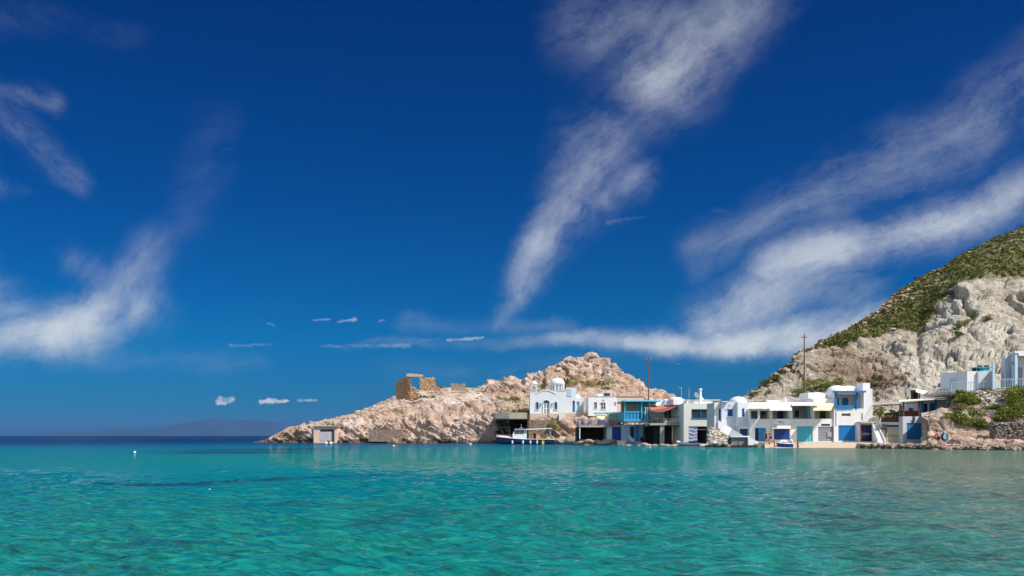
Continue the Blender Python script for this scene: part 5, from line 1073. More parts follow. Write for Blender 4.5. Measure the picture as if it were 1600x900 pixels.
# anchor house with its shaded veranda
f = F(109.5); X, Z = f.x, f.z
ah = thing('anchor_house', (X(1428), 112.5, Z(690)), 'white boathouse with a black anchor over its dark blue doors and a veranda above', 'house')
f.w((1410.8, 650.6, 1445.2, 694), 7, [(1416.9, 661, 1440.5, 686.5)], 'white_grey_shade', parent=ah)
q = f.panel('boat_door', (1416.9, 661, 1440.5, 686.5), 'midblue', ah, planks=8, back=.12)
mb = MB(); cx_, cz = X(1426.6), Z(656); y = 109.44; ang = -.35
def ro(a, b): return (cx_ + a * math.cos(ang) - b * math.sin(ang), y, cz + a * math.sin(ang) + b * math.cos(ang))
mb.tube([ro(0, -.26), ro(0, .24)], .03, 6); mb.tube([ro(-.11, .15), ro(.11, .15)], .025, 6); mb.tube([ro(.07 * math.cos(t), .3 + .07 * math.sin(t)) for t in np.linspace(0, 6.28, 10)], .02, 6)
mb.tube([ro(.24 * math.cos(t), -.04 + .24 * math.sin(t)) for t in np.linspace(math.pi * 1.05, math.pi * 1.95, 10)], .03, 6); mb.build('anchor_emblem', 'black', ah)
fv = F(110.5)
q = fv.w((1437.5, 624.5, 1487, 651.5), 5.5, [(1443.3, 630.5, 1449.6, 648.5), (1453.5, 630.5, 1459.6, 646)], 'white_grey_shade', parent=ah, name='veranda_wall')
fv.panel('veranda_door', (1443.3, 630.5, 1449.6, 648.5), 'navy', ah, planks=2); fv.window((1453.5, 630.5, 1459.6, 646), ah, 'glass', 'midblue', w=.12)
for a in (1437.6, 1439.9, 1460.2, 1478.6): MB().box(fv.x(a), fv.x(a + 1.8), 110.25, 110.49, fv.z(651), fv.z(624.4)).build('post', 'midblue', ah)
mb = MB(); q4 = [at(1404.5, 626.6, 108.5), at(1487.5, 620.8, 108.5), at(1487.5, 620.2, 115.5), at(1404.5, 625.2, 115.5)]; mb.slab([tuple(v) for v in q4], .16); mb.build('roof_slab', 'canvas', ah)
for a, b in ((1411.3, 109), (1435.6, 109), (1411.3, 114)):
    MB().box(F(b).x(a), F(b).x(a + 2), b, b + .18, F(b).z(650.7), F(b).z(626)).build('post', 'brown', ah)
mb = MB(); mb.box(X(1411.3), X(1437), 109.7, 109.8, Z(650.7), Z(641.8)); mb.build('veranda_screen', 'cane', ah); MB().tube([(X(1411.5), 109.1, Z(630.5)), (X(1436.5), 109.1, Z(629))], .05, 6).build('cross_bar', 'brown', ah)
for i, a in enumerate((1416, 1429)):
    tt = thing('veranda_table', (X(a), 111, Z(650.6)), ['brown table at the left end of the shaded veranda', 'brown table right of the dark plant on the shaded veranda'][i], 'table', 'veranda tables')
    MB().box(X(a - 3), X(a + 3), 110.6, 111.4, Z(650.6) + .72, Z(650.6) + .77).build('tabletop', 'brown', tt)
    for sx in (-2.7, 2.3): MB().box(X(a + sx), X(a + sx) + .06, 110.7, 111.3, Z(650.6), Z(650.6) + .72).build('leg', 'timber', tt)
# blue bench with white ends in front of the anchor doors
be = thing('quay_bench', (X(1426), 99, .5), 'royal blue bench with rounded white ends before the anchor doors', 'bench')
g = F(107.3); MB().box(g.x(1414), g.x(1439), 99.3, 99.42, g.z(692), g.z(685.2)).build('backrest', 'blue', be); MB().box(g.x(1414), g.x(1439), 98.8, 99.3, g.z(690), g.z(689.3)).build('seat', 'blue', be)
for a in (1411.3, 1439.3): mb = MB(); mb.prism([(g.x(a), g.z(693.5)), (g.x(a + 3.4), g.z(693.5)), (g.x(a + 3.4), g.z(687)), (g.x(a + 2.6), g.z(685)), (g.x(a + .8), g.z(685)), (g.x(a), g.z(687))], 98.7, 99.5); mb.build('end_panel', 'white', be)
mb = MB(); mb.tube([g.x(1425) and (g.x(1425) + .16 * math.cos(t), 98.65, g.z(688.6) + .3 * math.sin(t)) for t in np.linspace(0, math.pi, 9)], .03, 6); mb.build('ring_handle', 'white', be)

# ------------------------------------------------------------------ upper terrace: shade-toned white house, tank shelter, blue-white house
f = F(110); X, Z = f.x, f.z
uh = thing('upper_house', (X(1510), 113, Z(612)), 'low cube house with shade-toned white front on the upper terrace left of the cliff, with white side wing', 'house')
q = f.w((1471, 580.3, 1511, 613), 6, [(1486.3, 590, 1495.5, 605.5)], 'white_grey_shade', parent=uh); f.panel('door', (1486.3, 590, 1495.5, 605.5), 'paleblue', uh, planks=2)  # shade of the turned front is also put into its greyer white
MB().box(X(1489), X(1492), 109.6, 110, Z(588.3), Z(587.4)).build('wall_lamp', 'white', uh)
for o_ in kids(uh):     # this wing is turned towards the bay
    if o_.name.startswith(('side_wing', 'plaster')): continue
    for v in o_.data.vertices:
        q = X(1511) - (v.co.x + uh.location.x); dpt = v.co.y + uh.location.y - 110; v.co.y += q * 1.0; v.co.x += q * .5 + max(0, dpt) * .55
f8 = F(110.8); f8.w((1511.2, 580, 1550, 613), 5, [], 'white', parent=uh, name='side_wing'); MB().box(f8.x(1526.5), f8.x(1548), 110.5, 110.79, f8.z(612.5), f8.z(580.3)).build('plaster_panel', 'white_grey_shade', uh)
g = F(117); tk = thing('tank_shelter', (g.x(1537), 118, g.z(581)), 'turquoise-panelled shelter with dark tanks on top behind the upper house', 'shelter')
MB().box(g.x(1526), g.x(1549), 116.8, 118.6, g.z(574.4), g.z(573.4)).build('roof_slab', 'teal', tk); MB().box(g.x(1536), g.x(1546.5), 117, 118.2, g.z(583), g.z(574.5)).build('panel', 'cyan', tk)
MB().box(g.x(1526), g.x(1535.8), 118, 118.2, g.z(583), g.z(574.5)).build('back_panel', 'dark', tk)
for a in (1526, 1534.6): MB().box(g.x(a), g.x(a + 1), 117, 117.1, g.z(583), g.z(574.5)).build('post', 'teal', tk)
for i, a in enumerate((1534.5, 1545.5)): m2 = MB(); m2.tube([(g.x(a - 2.8), 117.6, g.z(571.6)), (g.x(a + 2.8), 117.6, g.z(571.6))], .2, 12); m2.sm = True; m2.build('roof_tank', 'black', None, ['left black tank lying on the turquoise shelter roof', 'right black tank lying on the turquoise shelter roof'][i], 'tank', 'black tanks on the turquoise shelter')
f = F(104); X, Z = f.x, f.z
uw = thing('corner_house', (X(1590), 107, Z(610)), 'blue-white house with shaded porch and red lantern right on the upper terrace', 'house')
mb = MB(); a0, a1 = at(1564, 561, 112), at(1584.5, 554, 104.2); zb = Z(612)
def sidewall(h, mbb):  # left wall running back from the porch corner
    n = Vector((a1.x - a0.x, a1.y - a0.y, 0)).normalized(); return n
side = MB(); L = Vector((a1.x - a0.x, a1.y - a0.y)).length
side.holed(0, L, zb, a0.z, 0, .3, [(L * .12, Z(606), L * .24, Z(578)), (L * .38, Z(609), L * .52, Z(576)), (L * .62, Z(603), L * .8, Z(575))])
n_ = Vector((a1.x - a0.x, a1.y - a0.y)).normalized(); nn = Vector((-n_.y, n_.x))
tr = lambda v: (a0.x + n_.x * v[0] + nn.x * v[1], a0.y + n_.y * v[0] + nn.y * v[1], v[2])
side.v = [tr(v) for v in side.v]; side.build('side_wall', 'white_grey_shade', uw)
for (s0, s1, t0, t1, m_, nm) in ((.12, .24, 606, 578, 'midblue', 'side_window'), (.38, .52, 609, 576, 'greycol', 'side_door'), (.62, .8, 603, 575, 'midblue', 'side_window')):
    q = MB().box(L * s0, L * s1, .12, .18, Z(t0), Z(t1)); q.v = [tr(v) for v in q.v]; q.build(nm, m_, uw)
MB().hprism([(a0.x - .1, a0.y + .1), (a1.x - .1, a1.y - .3), (a1.x + 12, a1.y - .3), (a1.x + 12, a0.y + .1)], a0.z + .003, a0.z + .25).build('roof_slab', 'white', uw)
MB().box(a1.x + .05, a1.x + 12, 106.2, 106.5, zb, a0.z).build('porch_wall', 'white_grey_shade', uw); MB().box(F(106).x(1588), F(106).x(1598), 106.05, 106.19, zb, Z(572)).build('porch_door', 'greycol', uw)
MB().box(a1.x, a1.x + .35, 104, 104.35, zb, a0.z).build('porch_post', 'paleblue', uw)
MB().box(a1.x + .4, a1.x + 12, 103.9, 104.1, a0.z - .35, a0.z).build('fascia', 'white', uw)
lt = thing('lantern', (X(1587.5), 104.3, Z(571)), 'red lantern hanging under the white porch edge of the corner house', 'lantern'); q = Z(566)
MB().add([(X(1585), 104.2, q), (X(1590.4), 104.2, q), (X(1590.4), 104.7, q), (X(1585), 104.7, q), (X(1587.7), 104.45, q - .42)], [(3, 2, 1, 0), (0, 1, 4), (1, 2, 4), (2, 3, 4), (3, 0, 4)]).build('shade', 'red', lt); MB().tube([(X(1587.7), 104.45, q), (X(1587.7), 104.45, a0.z - .34)], .02, 5).build('cord', 'black', lt)
tr_ = thing('upper_terrace', (at(1545, 612, 106)), 'long upper terrace slab with white railing in front of the upper houses', 'terrace')
p0, p1, p2 = at(1487, 612, 105.2), at(1553, 607.5, 103.0), at(1640, 606, 101.5)
for a, b in ((p0, p1), (p1, p2)):
    mb = MB(); mb.hprism([(a.x, a.y), (b.x, b.y), (b.x + .3, 112), (a.x, 112)], a.z - .35, a.z - .001 * (a is p1)); mb.build('slab', 'concrete', tr_)
    rail('railing', a + Vector((0, .1, 0)), Vector((b.x, b.y + .1, a.z)), 1.2, tr_, 'paleblue', .27, .028, 1, .04)
MB().box(at(1487, 0, 105).x, at(1600, 0, 105).x, 106, 106.4, Z(640), p0.z - .36).build('support_wall', 'drystone', tr_)
q = at(1551.3, 609, 103.2); MB().box(q.x - .14, q.x + .14, 103, 103.25, q.z, at(1551, 567, 103.2).z).build('terrace_post', 'paleblue', None, 'tall pale blue post standing in the upper terrace railing', 'post')
# thin rusty railing on the ledge left of the upper house
q = thing('thin_railing', at(1470, 620, 108), 'thin rusty railing on the ledge beside the upper house', 'railing'); rail('rail', at(1464, 619.5, 112.5), at(1487, 619, 112.5), 1.0, q, 'pole', .5, .018)
g = F(119); q = thing('cliff_hut', (g.x(1436), 120, g.z(622)), 'small dark open hut with white awning at the foot of the cliff', 'hut')
MB().box(g.x(1430.5), g.x(1440.5), 119.6, 120.4, g.z(625), g.z(609)).build('back_wall', 'timber', q); mb = MB(); mb.slab([tuple(at(1431, 612, 118)), tuple(at(1450, 617, 118)), tuple(at(1449, 611, 121)), tuple(at(1431, 607, 121))], .08); mb.build('canopy', 'canvas', q)
for a in (1432, 1441, 1447): MB().tube([(g.x(a), 118.4, g.z(626)), (g.x(a), 118.4, g.z(614))], .05, 6).build('post', 'white', q)
# dry-stone walls of the bank
g = F(93); MB().hprism([(g.x(1552), 93), (g.x(1680), 91.5), (g.x(1680), 94), (g.x(1554), 94)], g.z(690), g.z(659.5)).build('dry_stone_wall', 'drystone', None, 'dark dry-stone wall at the right edge above the shore rocks', 'wall')
g = F(99.6); MB().hprism([(g.x(1506), 100), (g.x(1530), 99.4), (g.x(1574), 99.6), (g.x(1574), 103), (g.x(1506), 103)], g.z(657), g.z(640)).build('ledge_wall', 'drystone', None, 'broad rough stone ledge wall across the middle of the shrubby bank', 'wall')
# rock quay before the stores
rnd = random.Random(9); sp = []
for k in range(190):
    px_ = rnd.uniform(1349, 1450); D = 101.5 - (px_ - 1349) * .045 - rnd.uniform(0, 1.4); sp.append((((px_ - CX) / FX * D, D, rnd.uniform(-.25, .42)), rnd.uniform(.25, .5)))
MB().hprism([(F(101).x(1350), 101.4), (F(97).x(1447), 97.2), (F(104).x(1449), 111.5), (F(110).x(1350), 113)], -1, .6).build('rock_quay', 'beige', None, 'flat-topped rock and mortar quay before the cream and anchor doors', 'quay')
stonemesh('quay_stones', sp, 'rubble', None, label='dark wet stones edging the quay under the cream and anchor doors', cat='stones', kind='stuff')
# ------------------------------------------------------------------ boats
def hull(name, bow, stern, beam, z_bow, z_mid, z_stern, mat, parent, draft=.35, rim=None, transom=.7, inner=True, flare=.72):
    """an open lofted hull from bow to stern with thickness"""
    bow, stern = Vector(bow), Vector(stern); ax = (stern - bow); L = ax.length; ax.normalize(); sd = Vector((-ax.y, ax.x, 0)); n = 18; rings = []
    def sect(t):
        w = beam / 2 * min(1, (math.sin(min(1, t / .55) * math.pi / 2)) ** .8) * (1 if t < .6 else 1 - (1 - transom) * ((t - .6) / .4) ** 2); w = max(w, .03)
        zt = z_bow + (z_mid - z_bow) * math.sin(min(1, t / .6) * math.pi / 2) if t < .6 else z_mid + (z_stern - z_mid) * ((t - .6) / .4)
        c = bow + ax * (L * t); kd = -draft * min(1, .25 + t * 3); return w, zt, c, kd
    pts = []; m_ = 11
    for i in range(n + 1):
        t = i / n; w, zt, c, kd = sect(t); rake = (1 - t) ** 6 * .45
        row = []
        for j in range(m_):
            s = -1 + 2 * j / (m_ - 1); a = abs(s); z = kd + (zt - kd) * a ** 1.7; ww = w * (flare + (1 - flare) * a) * min(1, a * 2.2) * (1 if s > 0 else -1)
            p = c + sd * ww + ax * (rake * (1 - a) * 1.2); row.append((p.x, p.y, z))
        pts.append(row)
    mb = MB(); fl = [v for r_ in pts for v in r_]; fs = [(i * m_ + j, (i + 1) * m_ + j, (i + 1) * m_ + j + 1, i * m_ + j + 1) for i in range(n) for j in range(m_ - 1)]
    mb.add(fl, fs); mb.add(pts[-1], [tuple(range(m_))]); mb.sm = True; o = mb.build(name, mat, parent)
    o.data.materials[0] = MAT[mat]
    rm = MB()
    for e in (0, m_ - 1): rm.tube([Vector(pts[i][e]) for i in range(n + 1)], .05, 6)
    rm.tube([Vector(v) for v in (pts[-1][0], pts[-1][-1])], .05, 6); rm.build('gunwale', rim or 'white', parent)
    return pts, ax, sd, L, sect
def deck(pts, name, mat, parent, i0, i1, dz=-.08, camber=.1, n=18):
    mb = MB(); vs = []
    for i in range(i0, i1 + 1):
        a, b = Vector(pts[i][0]), Vector(pts[i][-1]); m_ = (a + b) / 2; vs += [a + Vector((0, 0, dz)), m_ + Vector((0, 0, dz + camber)), b + Vector((0, 0, dz))]
    k = i1 - i0; mb.add(vs, [(3 * i + j, 3 * i + j + 1, 3 * i + 4 + j, 3 * i + 3 + j) for i in range(k) for j in (0, 1)]); return mb.build(name, mat, parent)
D = 151; bx = lambda px, d=D: (px - CX) / FX * d; bz = lambda py, d=D: CAMZ - (py - HY) / FX * d
fb = thing('motor_boat', (bx(822), D, 0), 'large navy blue motor boat with white wheelhouse and long cream canopy moored below the chapel', 'boat')
pts, ax, sd, L, _ = hull('hull', (bx(776), D, 0), (bx(865.5), D + .8, 0), 3.0, bz(682.3), bz(686.2), bz(686.6), 'navy', fb, .45, 'white', .75)
deck(pts, 'foredeck', 'beige', fb, 0, 6, .0, .35); deck(pts, 'cockpit_floor', 'white_grey_shade', fb, 6, 18, -.55, 0)
wh = F(D - .9)
mb = MB(); lo = bz(687); 
prof = [(wh.x(801), wh.z(687)), (wh.x(801), wh.z(678)), (wh.x(805), wh.z(671.5)), (wh.x(823), wh.z(671)), (wh.x(823), wh.z(687))]
mb.prism(prof, D - .75, D + 1.3); cab = mb.build('wheelhouse', 'white', fb)
MB().prism([(wh.x(803), wh.z(677.7)), (wh.x(805.5), wh.z(672.4)), (wh.x(811), wh.z(672.3)), (wh.x(811), wh.z(677.7))], D - .8, D - .752).prism([(wh.x(811.6), wh.z(677.7)), (wh.x(811.6), wh.z(672.3)), (wh.x(819), wh.z(672.2)), (wh.x(818.5), wh.z(677.7))], D - .8, D - .752).build('side_window', 'glass', cab)
MB().box(wh.x(804), wh.x(826), D - 1, D + 1.5, wh.z(671), wh.z(670.2)).build('cabin_roof', 'white', cab)
mb = MB(); q = [(wh.x(822), D - 1.1, wh.z(670.4)), (wh.x(862.5), D - 1.0, wh.z(668.6)), (wh.x(862.5), D + 1.7, wh.z(668.4)), (wh.x(822), D + 1.5, wh.z(670.1))]; mb.slab(q, .16); mb.build('canopy', 'canvas', fb)
for a in (828, 860):
    for y in (D - .9, D + 1.4): MB().tube([(wh.x(a), y, wh.z(687)), (wh.x(a), y, wh.z(670))], .04, 6).build('canopy_pole', 'metal', fb)
for a in (800.5, 817, 828.6, 839): m2 = MB(); m2.tube([(wh.x(a), pts[9][0][1] - .22 if a > 803 else D - 1.35, wh.z(693)), (wh.x(a), pts[9][0][1] - .22 if a > 803 else D - 1.35, wh.z(688.2))], .16, 10); m2.sm = True; m2.build('fender', 'white', fb)
m2 = MB(); m2.box(wh.x(846.5), wh.x(850), D - 1.66, D - 1.5, wh.z(694), wh.z(688.5)); m2.build('fender', 'yellow', fb, 'yellow fender')
MB().tube([(wh.x(814.5), D, wh.z(670)), (wh.x(814.5), D, wh.z(663))], .04, 6).tube([(wh.x(812), D, wh.z(668.5)), (wh.x(817), D, wh.z(668.5))], .03, 6).build('mast', 'metal', fb)
m2 = MB(); m2.tube([(bx(779), D - .2, bz(683)), (bx(779), D - .2, bz(679.5))], .03, 6); m2.tube([(bx(779), D, bz(679.6)), (bx(800), D - 1.0, bz(680))], .025, 6); m2.build('bow_rail', 'metal', fb)
MB().box(wh.x(834), wh.x(838), D, D + .8, wh.z(688), wh.z(677)).build('engine_box', 'brown', fb)
nets = MB()
stonemesh('nets', [((wh.x(845), D + .2, wh.z(686.5)), .35), ((wh.x(850), D + .4, wh.z(685.5)), .42), ((wh.x(856), D, wh.z(686)), .45), ((wh.x(842), D, wh.z(686)), .22)], 'yellow', None, .8, label='heap of yellow and pale nets in the stern of the navy motor boat', cat='nets')
D = 146; rb = thing('rowing_boat', ((901 - CX) / FX * D, D, 0), 'small teal rowing boat with a white rim lying below the terrace rocks', 'boat')
pts, *_ = hull('hull', ((884 - CX) / FX * D, D, 0), ((919 - CX) / FX * D, D + .6, 0), 1.5, .62, .5, .55, 'teal', rb, .25, 'white'); deck(pts, 'floor', 'white_grey_shade', rb, 3, 18, -.32, 0)
for i in (7, 12): a, b = Vector(pts[i][0]), Vector(pts[i][-1]); MB().box(a.x - .12, a.x + .12, a.y, b.y, .3, .36).build('thwart', 'white', rb)
D = 122; rib = thing('inflatable_boat', ((1077 - CX) / FX * D, D, 0), 'white inflatable dinghy with a black outboard in front of the open boat garage', 'boat')
x0, x1 = (1059 - CX) / FX * D, (1092 - CX) / FX * D; m2 = MB()
pth = [Vector((x1, D - .62, .3)), Vector(((x0 + x1) / 2, D - .66, .3)), Vector((x0 + .9, D - .6, .38)), Vector((x0 + .25, D - .3, .55)), Vector((x0, D, .66)), Vector((x0 + .25, D + .3, .55)), Vector((x0 + .9, D + .6, .38)), Vector(((x0 + x1) / 2, D + .66, .3)), Vector((x1, D + .62, .3))]
m2.tube(pth, .23, 12); m2.sm = True; m2.build('inflated_tube', 'white', rib); MB().box(x0 + .7, x1 - .2, D - .6, D + .6, .06, .14).build('floor', 'greycol', rib)
MB().box(x1 - .35, x1 - .28, D - .45, D + .45, .1, .6).build('transom', 'greycol', rib)
MB().box((1071.5 - CX) / FX * D, (1075 - CX) / FX * D, D - .3, D + .3, .14, .62).build('seat_box', 'brown', rib)
om = MB(); om.dome((x1 - .08, D - .05, .62), .3, .24, .33, 14, 6, True); e_ = om.build('outboard_motor', 'black', rib); MB().box(x1 - .14, x1 - .02, D - .1, D, -.45, .5).build('motor_leg', 'black', e_); MB().tube([(x1 - .3, D - .05, .6), (x1 - .75, D - .05, .7)], .03, 6).build('tiller', 'black', e_)
D = 108.4; mbt = thing('beach_boat', ((1226 - CX) / FX * D, D, 0), 'small dark blue boat with white gunwale and outboard moored beside the beach', 'boat')
pts, *_ = hull('hull', ((1212 - CX) / FX * D, D, 0), ((1237 - CX) / FX * D, D - .5, 0), 1.25, .72, .55, .55, 'blue', mbt, .25, 'white'); deck(pts, 'floor', 'white', mbt, 2, 18, -.25, 0); deck(pts, 'foredeck', 'white', mbt, 0, 4, -.02, .08)
MB().box((1223 - CX) / FX * D, (1226 - CX) / FX * D, D - .4, D + .2, .3, .75).build('seat_box', 'greycol', mbt)
om = MB(); cx_ = (1233.5 - CX) / FX * D; om.dome((cx_, D - .75, .85), .22, .2, .3, 12, 6, True); e_ = om.build('outboard_motor', 'white_grey_shade', mbt); MB().box(cx_ - .06, cx_ + .06, D - .8, D - .7, -.3, .7).build('motor_leg', 'white', e_); MB().tube([(cx_ - .08, D - .7, 1.1), (cx_ - .08, D - .7, 1.7)], .03, 6).dome((cx_ - .08, D - .7, 1.72), .12, .12, .14, 8, 4, True).build('light_mast', 'white', mbt)
D = 135.6; wb = thing('beached_boat', ((986 - CX) / FX * D, D, .3), 'small white boat pulled bow-up onto the slipway below the turquoise balcony', 'boat')
pts, *_ = hull('hull', ((981.5 - CX) / FX * D, D - .2, 0), ((996.5 - CX) / FX * D, D + .3, 0), 1.0, 1.05, .42, .3, 'white', wb, -.0, 'white'); deck(pts, 'floor', 'white_grey_shade', wb, 4, 18, -.12, 0)
for ch_ in kids(wb):
    ch_.rotation_euler = (0, R(14), 0); ch_.location = (0, 0, .45)
# rock shelf along the water between the terrace and the caves
rnd = random.Random(21)
def shelf(name, a, b, Da, Db, n, mat, label, rr=(.35, .8), zt=.25):
    sp = []
    for k in range(n): t = rnd.random(); px_ = a + (b - a) * t; D = Da + (Db - Da) * t + rnd.uniform(-.6, 1.2); sp.append((((px_ - CX) / FX * D, D, rnd.uniform(-.3, zt)), rnd.uniform(*rr)))
    return stonemesh(name, sp, mat, None, .55, label=label, cat='rocks', kind='stuff')
shelf('shore_rocks', 905, 968, 141, 137, 60, 'pinkrock', 'tan and reddish rocks at the waterline below the dark terrace cave', (.4, .9), .6)
shelf('slipway_rocks', 976, 1012, 134.5, 131, 40, 'pinkrock', 'flat ochre rocks forming the slipway below the turquoise balcony', (.4, .8), .1)
shelf('cave_rocks', 1024, 1066, 129.5, 126, 34, 'pinkrock', 'low yellowish rock shelf before the two dark boat caves', (.35, .7), .05)
shelf('foot_rocks', 1104, 1140, 119, 112, 50, 'rubble', 'small stones at the waterline below the whitewashed heap', (.25, .5), .2)
shelf('hill_foot_rocks', 868, 905, 155, 148, 40, 'pinkrock', 'pink boulders at the waterline between the navy boat and the rowing boat', (.5, 1.3), .9)
shelf('bank_rocks', 1446, 1640, 93.5, 86.5, 260, 'rubble', 'dark layered rocks along the waterline under the shrubby bank', (.25, .6), .45)
sp = []
for k in range(330): px_ = rnd.uniform(1555, 1635); py = rnd.uniform(661, 686); sp.append((tuple(at(px_, py, 92.75 - (px_ - 1552) * .0117)), rnd.uniform(.12, .24)))
stonemesh('wall_stones', sp, 'drystone', None, .8, label='projecting stones of the dark dry-stone wall at the right edge', cat='stones', kind='stuff')
sp = []
for k in range(170): px_ = rnd.uniform(1520, 1572); t = rnd.random(); py = 612 + 24 * t; sp.append((tuple(at(px_, py, 103.2 - 1.6 * t)), rnd.uniform(.16, .34)))
stonemesh('terrace_rubble', sp, 'whitestone', None, .8, label='pale rubble stones tumbling under the upper terrace railing', cat='stones', kind='stuff')
# buoys
def buoy(px, py, r, mat, label, grp='small floats on the water'):
    D = CAMZ * FX / (py - HY) if py > 690 else 160; x = (px - CX) / FX * D; t = thing('buoy', (x, D, 0), label, 'buoy', grp)
    MB().dome((x, D, r * .35), r, r, r * .9, 14, 7, True).build('float', mat, t); MB().tube([(x, D, r * 1.1), (x, D, r * 1.45)], r * .18, 6).build('eye', mat, t)
buoy(210.5, 707.5, .12, 'white', 'round white buoy alone on the open water at left')
buoy(509.7, 693.2, .32, 'white', 'left white float off the white boathouse door'); buoy(517, 693.4, .32, 'white', 'right white float off the white boathouse door')
buoy(615, 697.8, .2, 'yellow', 'small yellow float off the rocky shore below the ruin'); buoy(327.5, 766, .035, 'yellow', 'tiny yellow float on the open turquoise water')
buoy(735, 694.8, .2, 'white', 'white float off the rocks left of the navy boat'); buoy(802, 698.6, .14, 'redcanvas', 'dull red float in front of the navy motor boat')
buoy(983, 702.5, .1, 'redcanvas', 'dull red float off the slipway rocks'); buoy(1016, 699.8, .1, 'white', 'white float off the left boat cave')

# ------------------------------------------------------------------ plants
K = [((1291, 611), 127, 1.9, 1.6, 'olive green bush on the cliff foot left above the blue loggia house', 'bush'),
     ((1270, 612), 126.5, 2.6, 1.9, 'wide bright olive bush behind the roofs right of the tall timber pole', 'bush'),
     ((1310, 604), 129, 1.5, 1.5, 'rounded bush directly above the white roof domes', 'bush'),
     ((1248, 618), 125, 1.3, 1.1, 'small olive bush at the foot of the tall timber pole', 'bush'),
     ((1366, 604), 130, 1.8, 1.2, 'yellow-green bush right of the chimney tower', 'drybush'),
     ((1178, 619), 134, 1.0, .8, 'small dark bush low on the left end of the white hill', 'bushdark'), ((1196, 604), 137, 1.1, 1.3, 'dark bush on the sloping left skyline of the white hill', 'bushdark'), ((1212, 595), 140, .9, .8, 'small bush higher on the left skyline of the white hill', 'bushdark'),
     ((1374, 655), 112.3, 1.15, 1.9, 'leafy olive bush spilling over the top of the curved stair', 'bush'),
     ((1396, 651), 112.2, .5, 1.0, 'small potted shrub in the middle of the cane-fenced terrace', 'bush'), ((1402, 651), 112.4, .45, .8, 'potted shrub at the right end of the cane-fenced terrace', 'bush'), ((1387, 652), 112, .55, .7, 'low grey-green shrub behind the cane fence', 'bushdark'),
     ((1423, 650), 111, .35, 1.1, 'dark narrow plant on the shaded veranda', 'bushdark'),
     ((866, 676), 163.5, 1.5, 2.4, 'round yellow-green bush growing from the rubble wall beside the boat canopy', 'bush'),
     ((687, 607), 210, 1.0, .9, 'small green bush on the ridge just right of the ruin', 'bush'),
     ((848, 607), 196, 1.4, 1.1, 'dark tuft behind the chapel bell turret', 'bushdark'),
     ((1513, 633), 101.2, 1.7, 1.5, 'bright green shrub below the left end of the upper terrace', 'bush'), ((1500, 640), 100.2, 1.0, .8, 'small yellow-green shrub left below the upper terrace', 'drybush'), ((1545, 619), 102.6, 1.6, 1.2, 'yellow-green shrub among pale rubble under the terrace post', 'bush'), ((1558, 640), 99, 1.1, .8, 'dark shrub in front of the broad stone ledge wall', 'bushdark'),
     ((1486, 656), 97.4, 1.5, .95, 'flat olive shrub on top of the shore rock right of the anchor house', 'bush'), ((1518, 670), 95.2, 1.4, 1.2, 'bright shrub in the rock cleft below the stone ledge', 'bush'), ((1532, 664), 95.8, 1.0, .9, 'dark green shrub right of the rock cleft', 'bushdark'), ((1504, 664), 96.0, .9, .7, 'low shrub on the rocks left of the bright cleft shrub', 'bush'),
     ((1545, 672), 94.6, 1.1, .8, 'grey-green shrub left of the dry-stone wall', 'bushdark'),
     ((1583, 636), 99, 1.9, 2.1, 'large dark green shrub filling the bank under the corner house', 'bush'), ((1600, 628), 100, 1.8, 2.0, 'tall green shrub at the right edge under the corner house', 'bush'), ((1574, 656), 96.5, 2.0, 1.5, 'wide green shrub just above the dry-stone wall', 'bush'), ((1598, 652), 96.5, 2.1, 1.7, 'bushy green shrub above the right end of the dry-stone wall', 'bush'), ((1560, 660), 95.6, 1.3, 1.1, 'green shrub over the left end of the dry-stone wall', 'bush'),
     ((1521, 496), 171, 1.6, 1.4, 'round green shrub clinging high on the white cliff', 'bush'), ((1508, 507), 166, 1.3, 1.0, 'yellow-green shrub below the round shrub on the cliff', 'drybush'), ((1498, 512), 165, .9, .8, 'small shrub on the cliff face above the cliff hut', 'bush'), ((1541, 500), 168, 1.4, .8, 'flat shrub on the right part of the white cliff', 'drybush'), ((1498, 525), 162, 1.0, .9, 'lowest dark shrub on the white cliff face', 'bushdark')]
from mathutils.bvhtree import BVHTree
def snapper(o):
    me = o.data; return BVHTree.FromPolygons([v.co for v in me.vertices], [tuple(p.vertices) for p in me.polygons])
BV = {k: snapper(o) for k, o in (('hill', hill), ('bank', bank), ('head', head))}
def ray_depth(px, py, key):            # where the sight line of this bearing meets the land
    d = at(px, py, 1000) - Vector((0, 0, CAMZ)); d.normalize(); hit = BV[key].ray_cast(Vector((0, 0, CAMZ)), d); return hit[0]
for i, ((px, py), D, rx, rz, lab, mt) in enumerate(K):
    key = 'hill' if (px < 1372 and px > 1170 and py < 640) or (px > 1490 and py < 530) else ('bank' if px > 1480 and py > 600 else ('head' if px < 900 else None))
    p_ = at(px, py, D)
    if key:
        h = ray_depth(px, py, key)
        if h is not None and abs(h.y - D) < 30: p_ = Vector(h)
    big = rx > 1.6
    bush('shrub', tuple(p_ - Vector((0, 0, .1))), rx, rz, lab, 'shrub', mt, 2000 if big else 800, .17 if rx > .8 else .11, 'shrubs of the village and slopes', i + 3)
# scrub over the upper slope: many low cushions, one mass
rn = np.random.RandomState(8); Xg, Dg, Zg, PXg, Tg, PYg = CG; vg = hill.data.attributes['veg']; va = np.zeros(Xg.size, np.float32); vg.data.foreach_get('value', va)
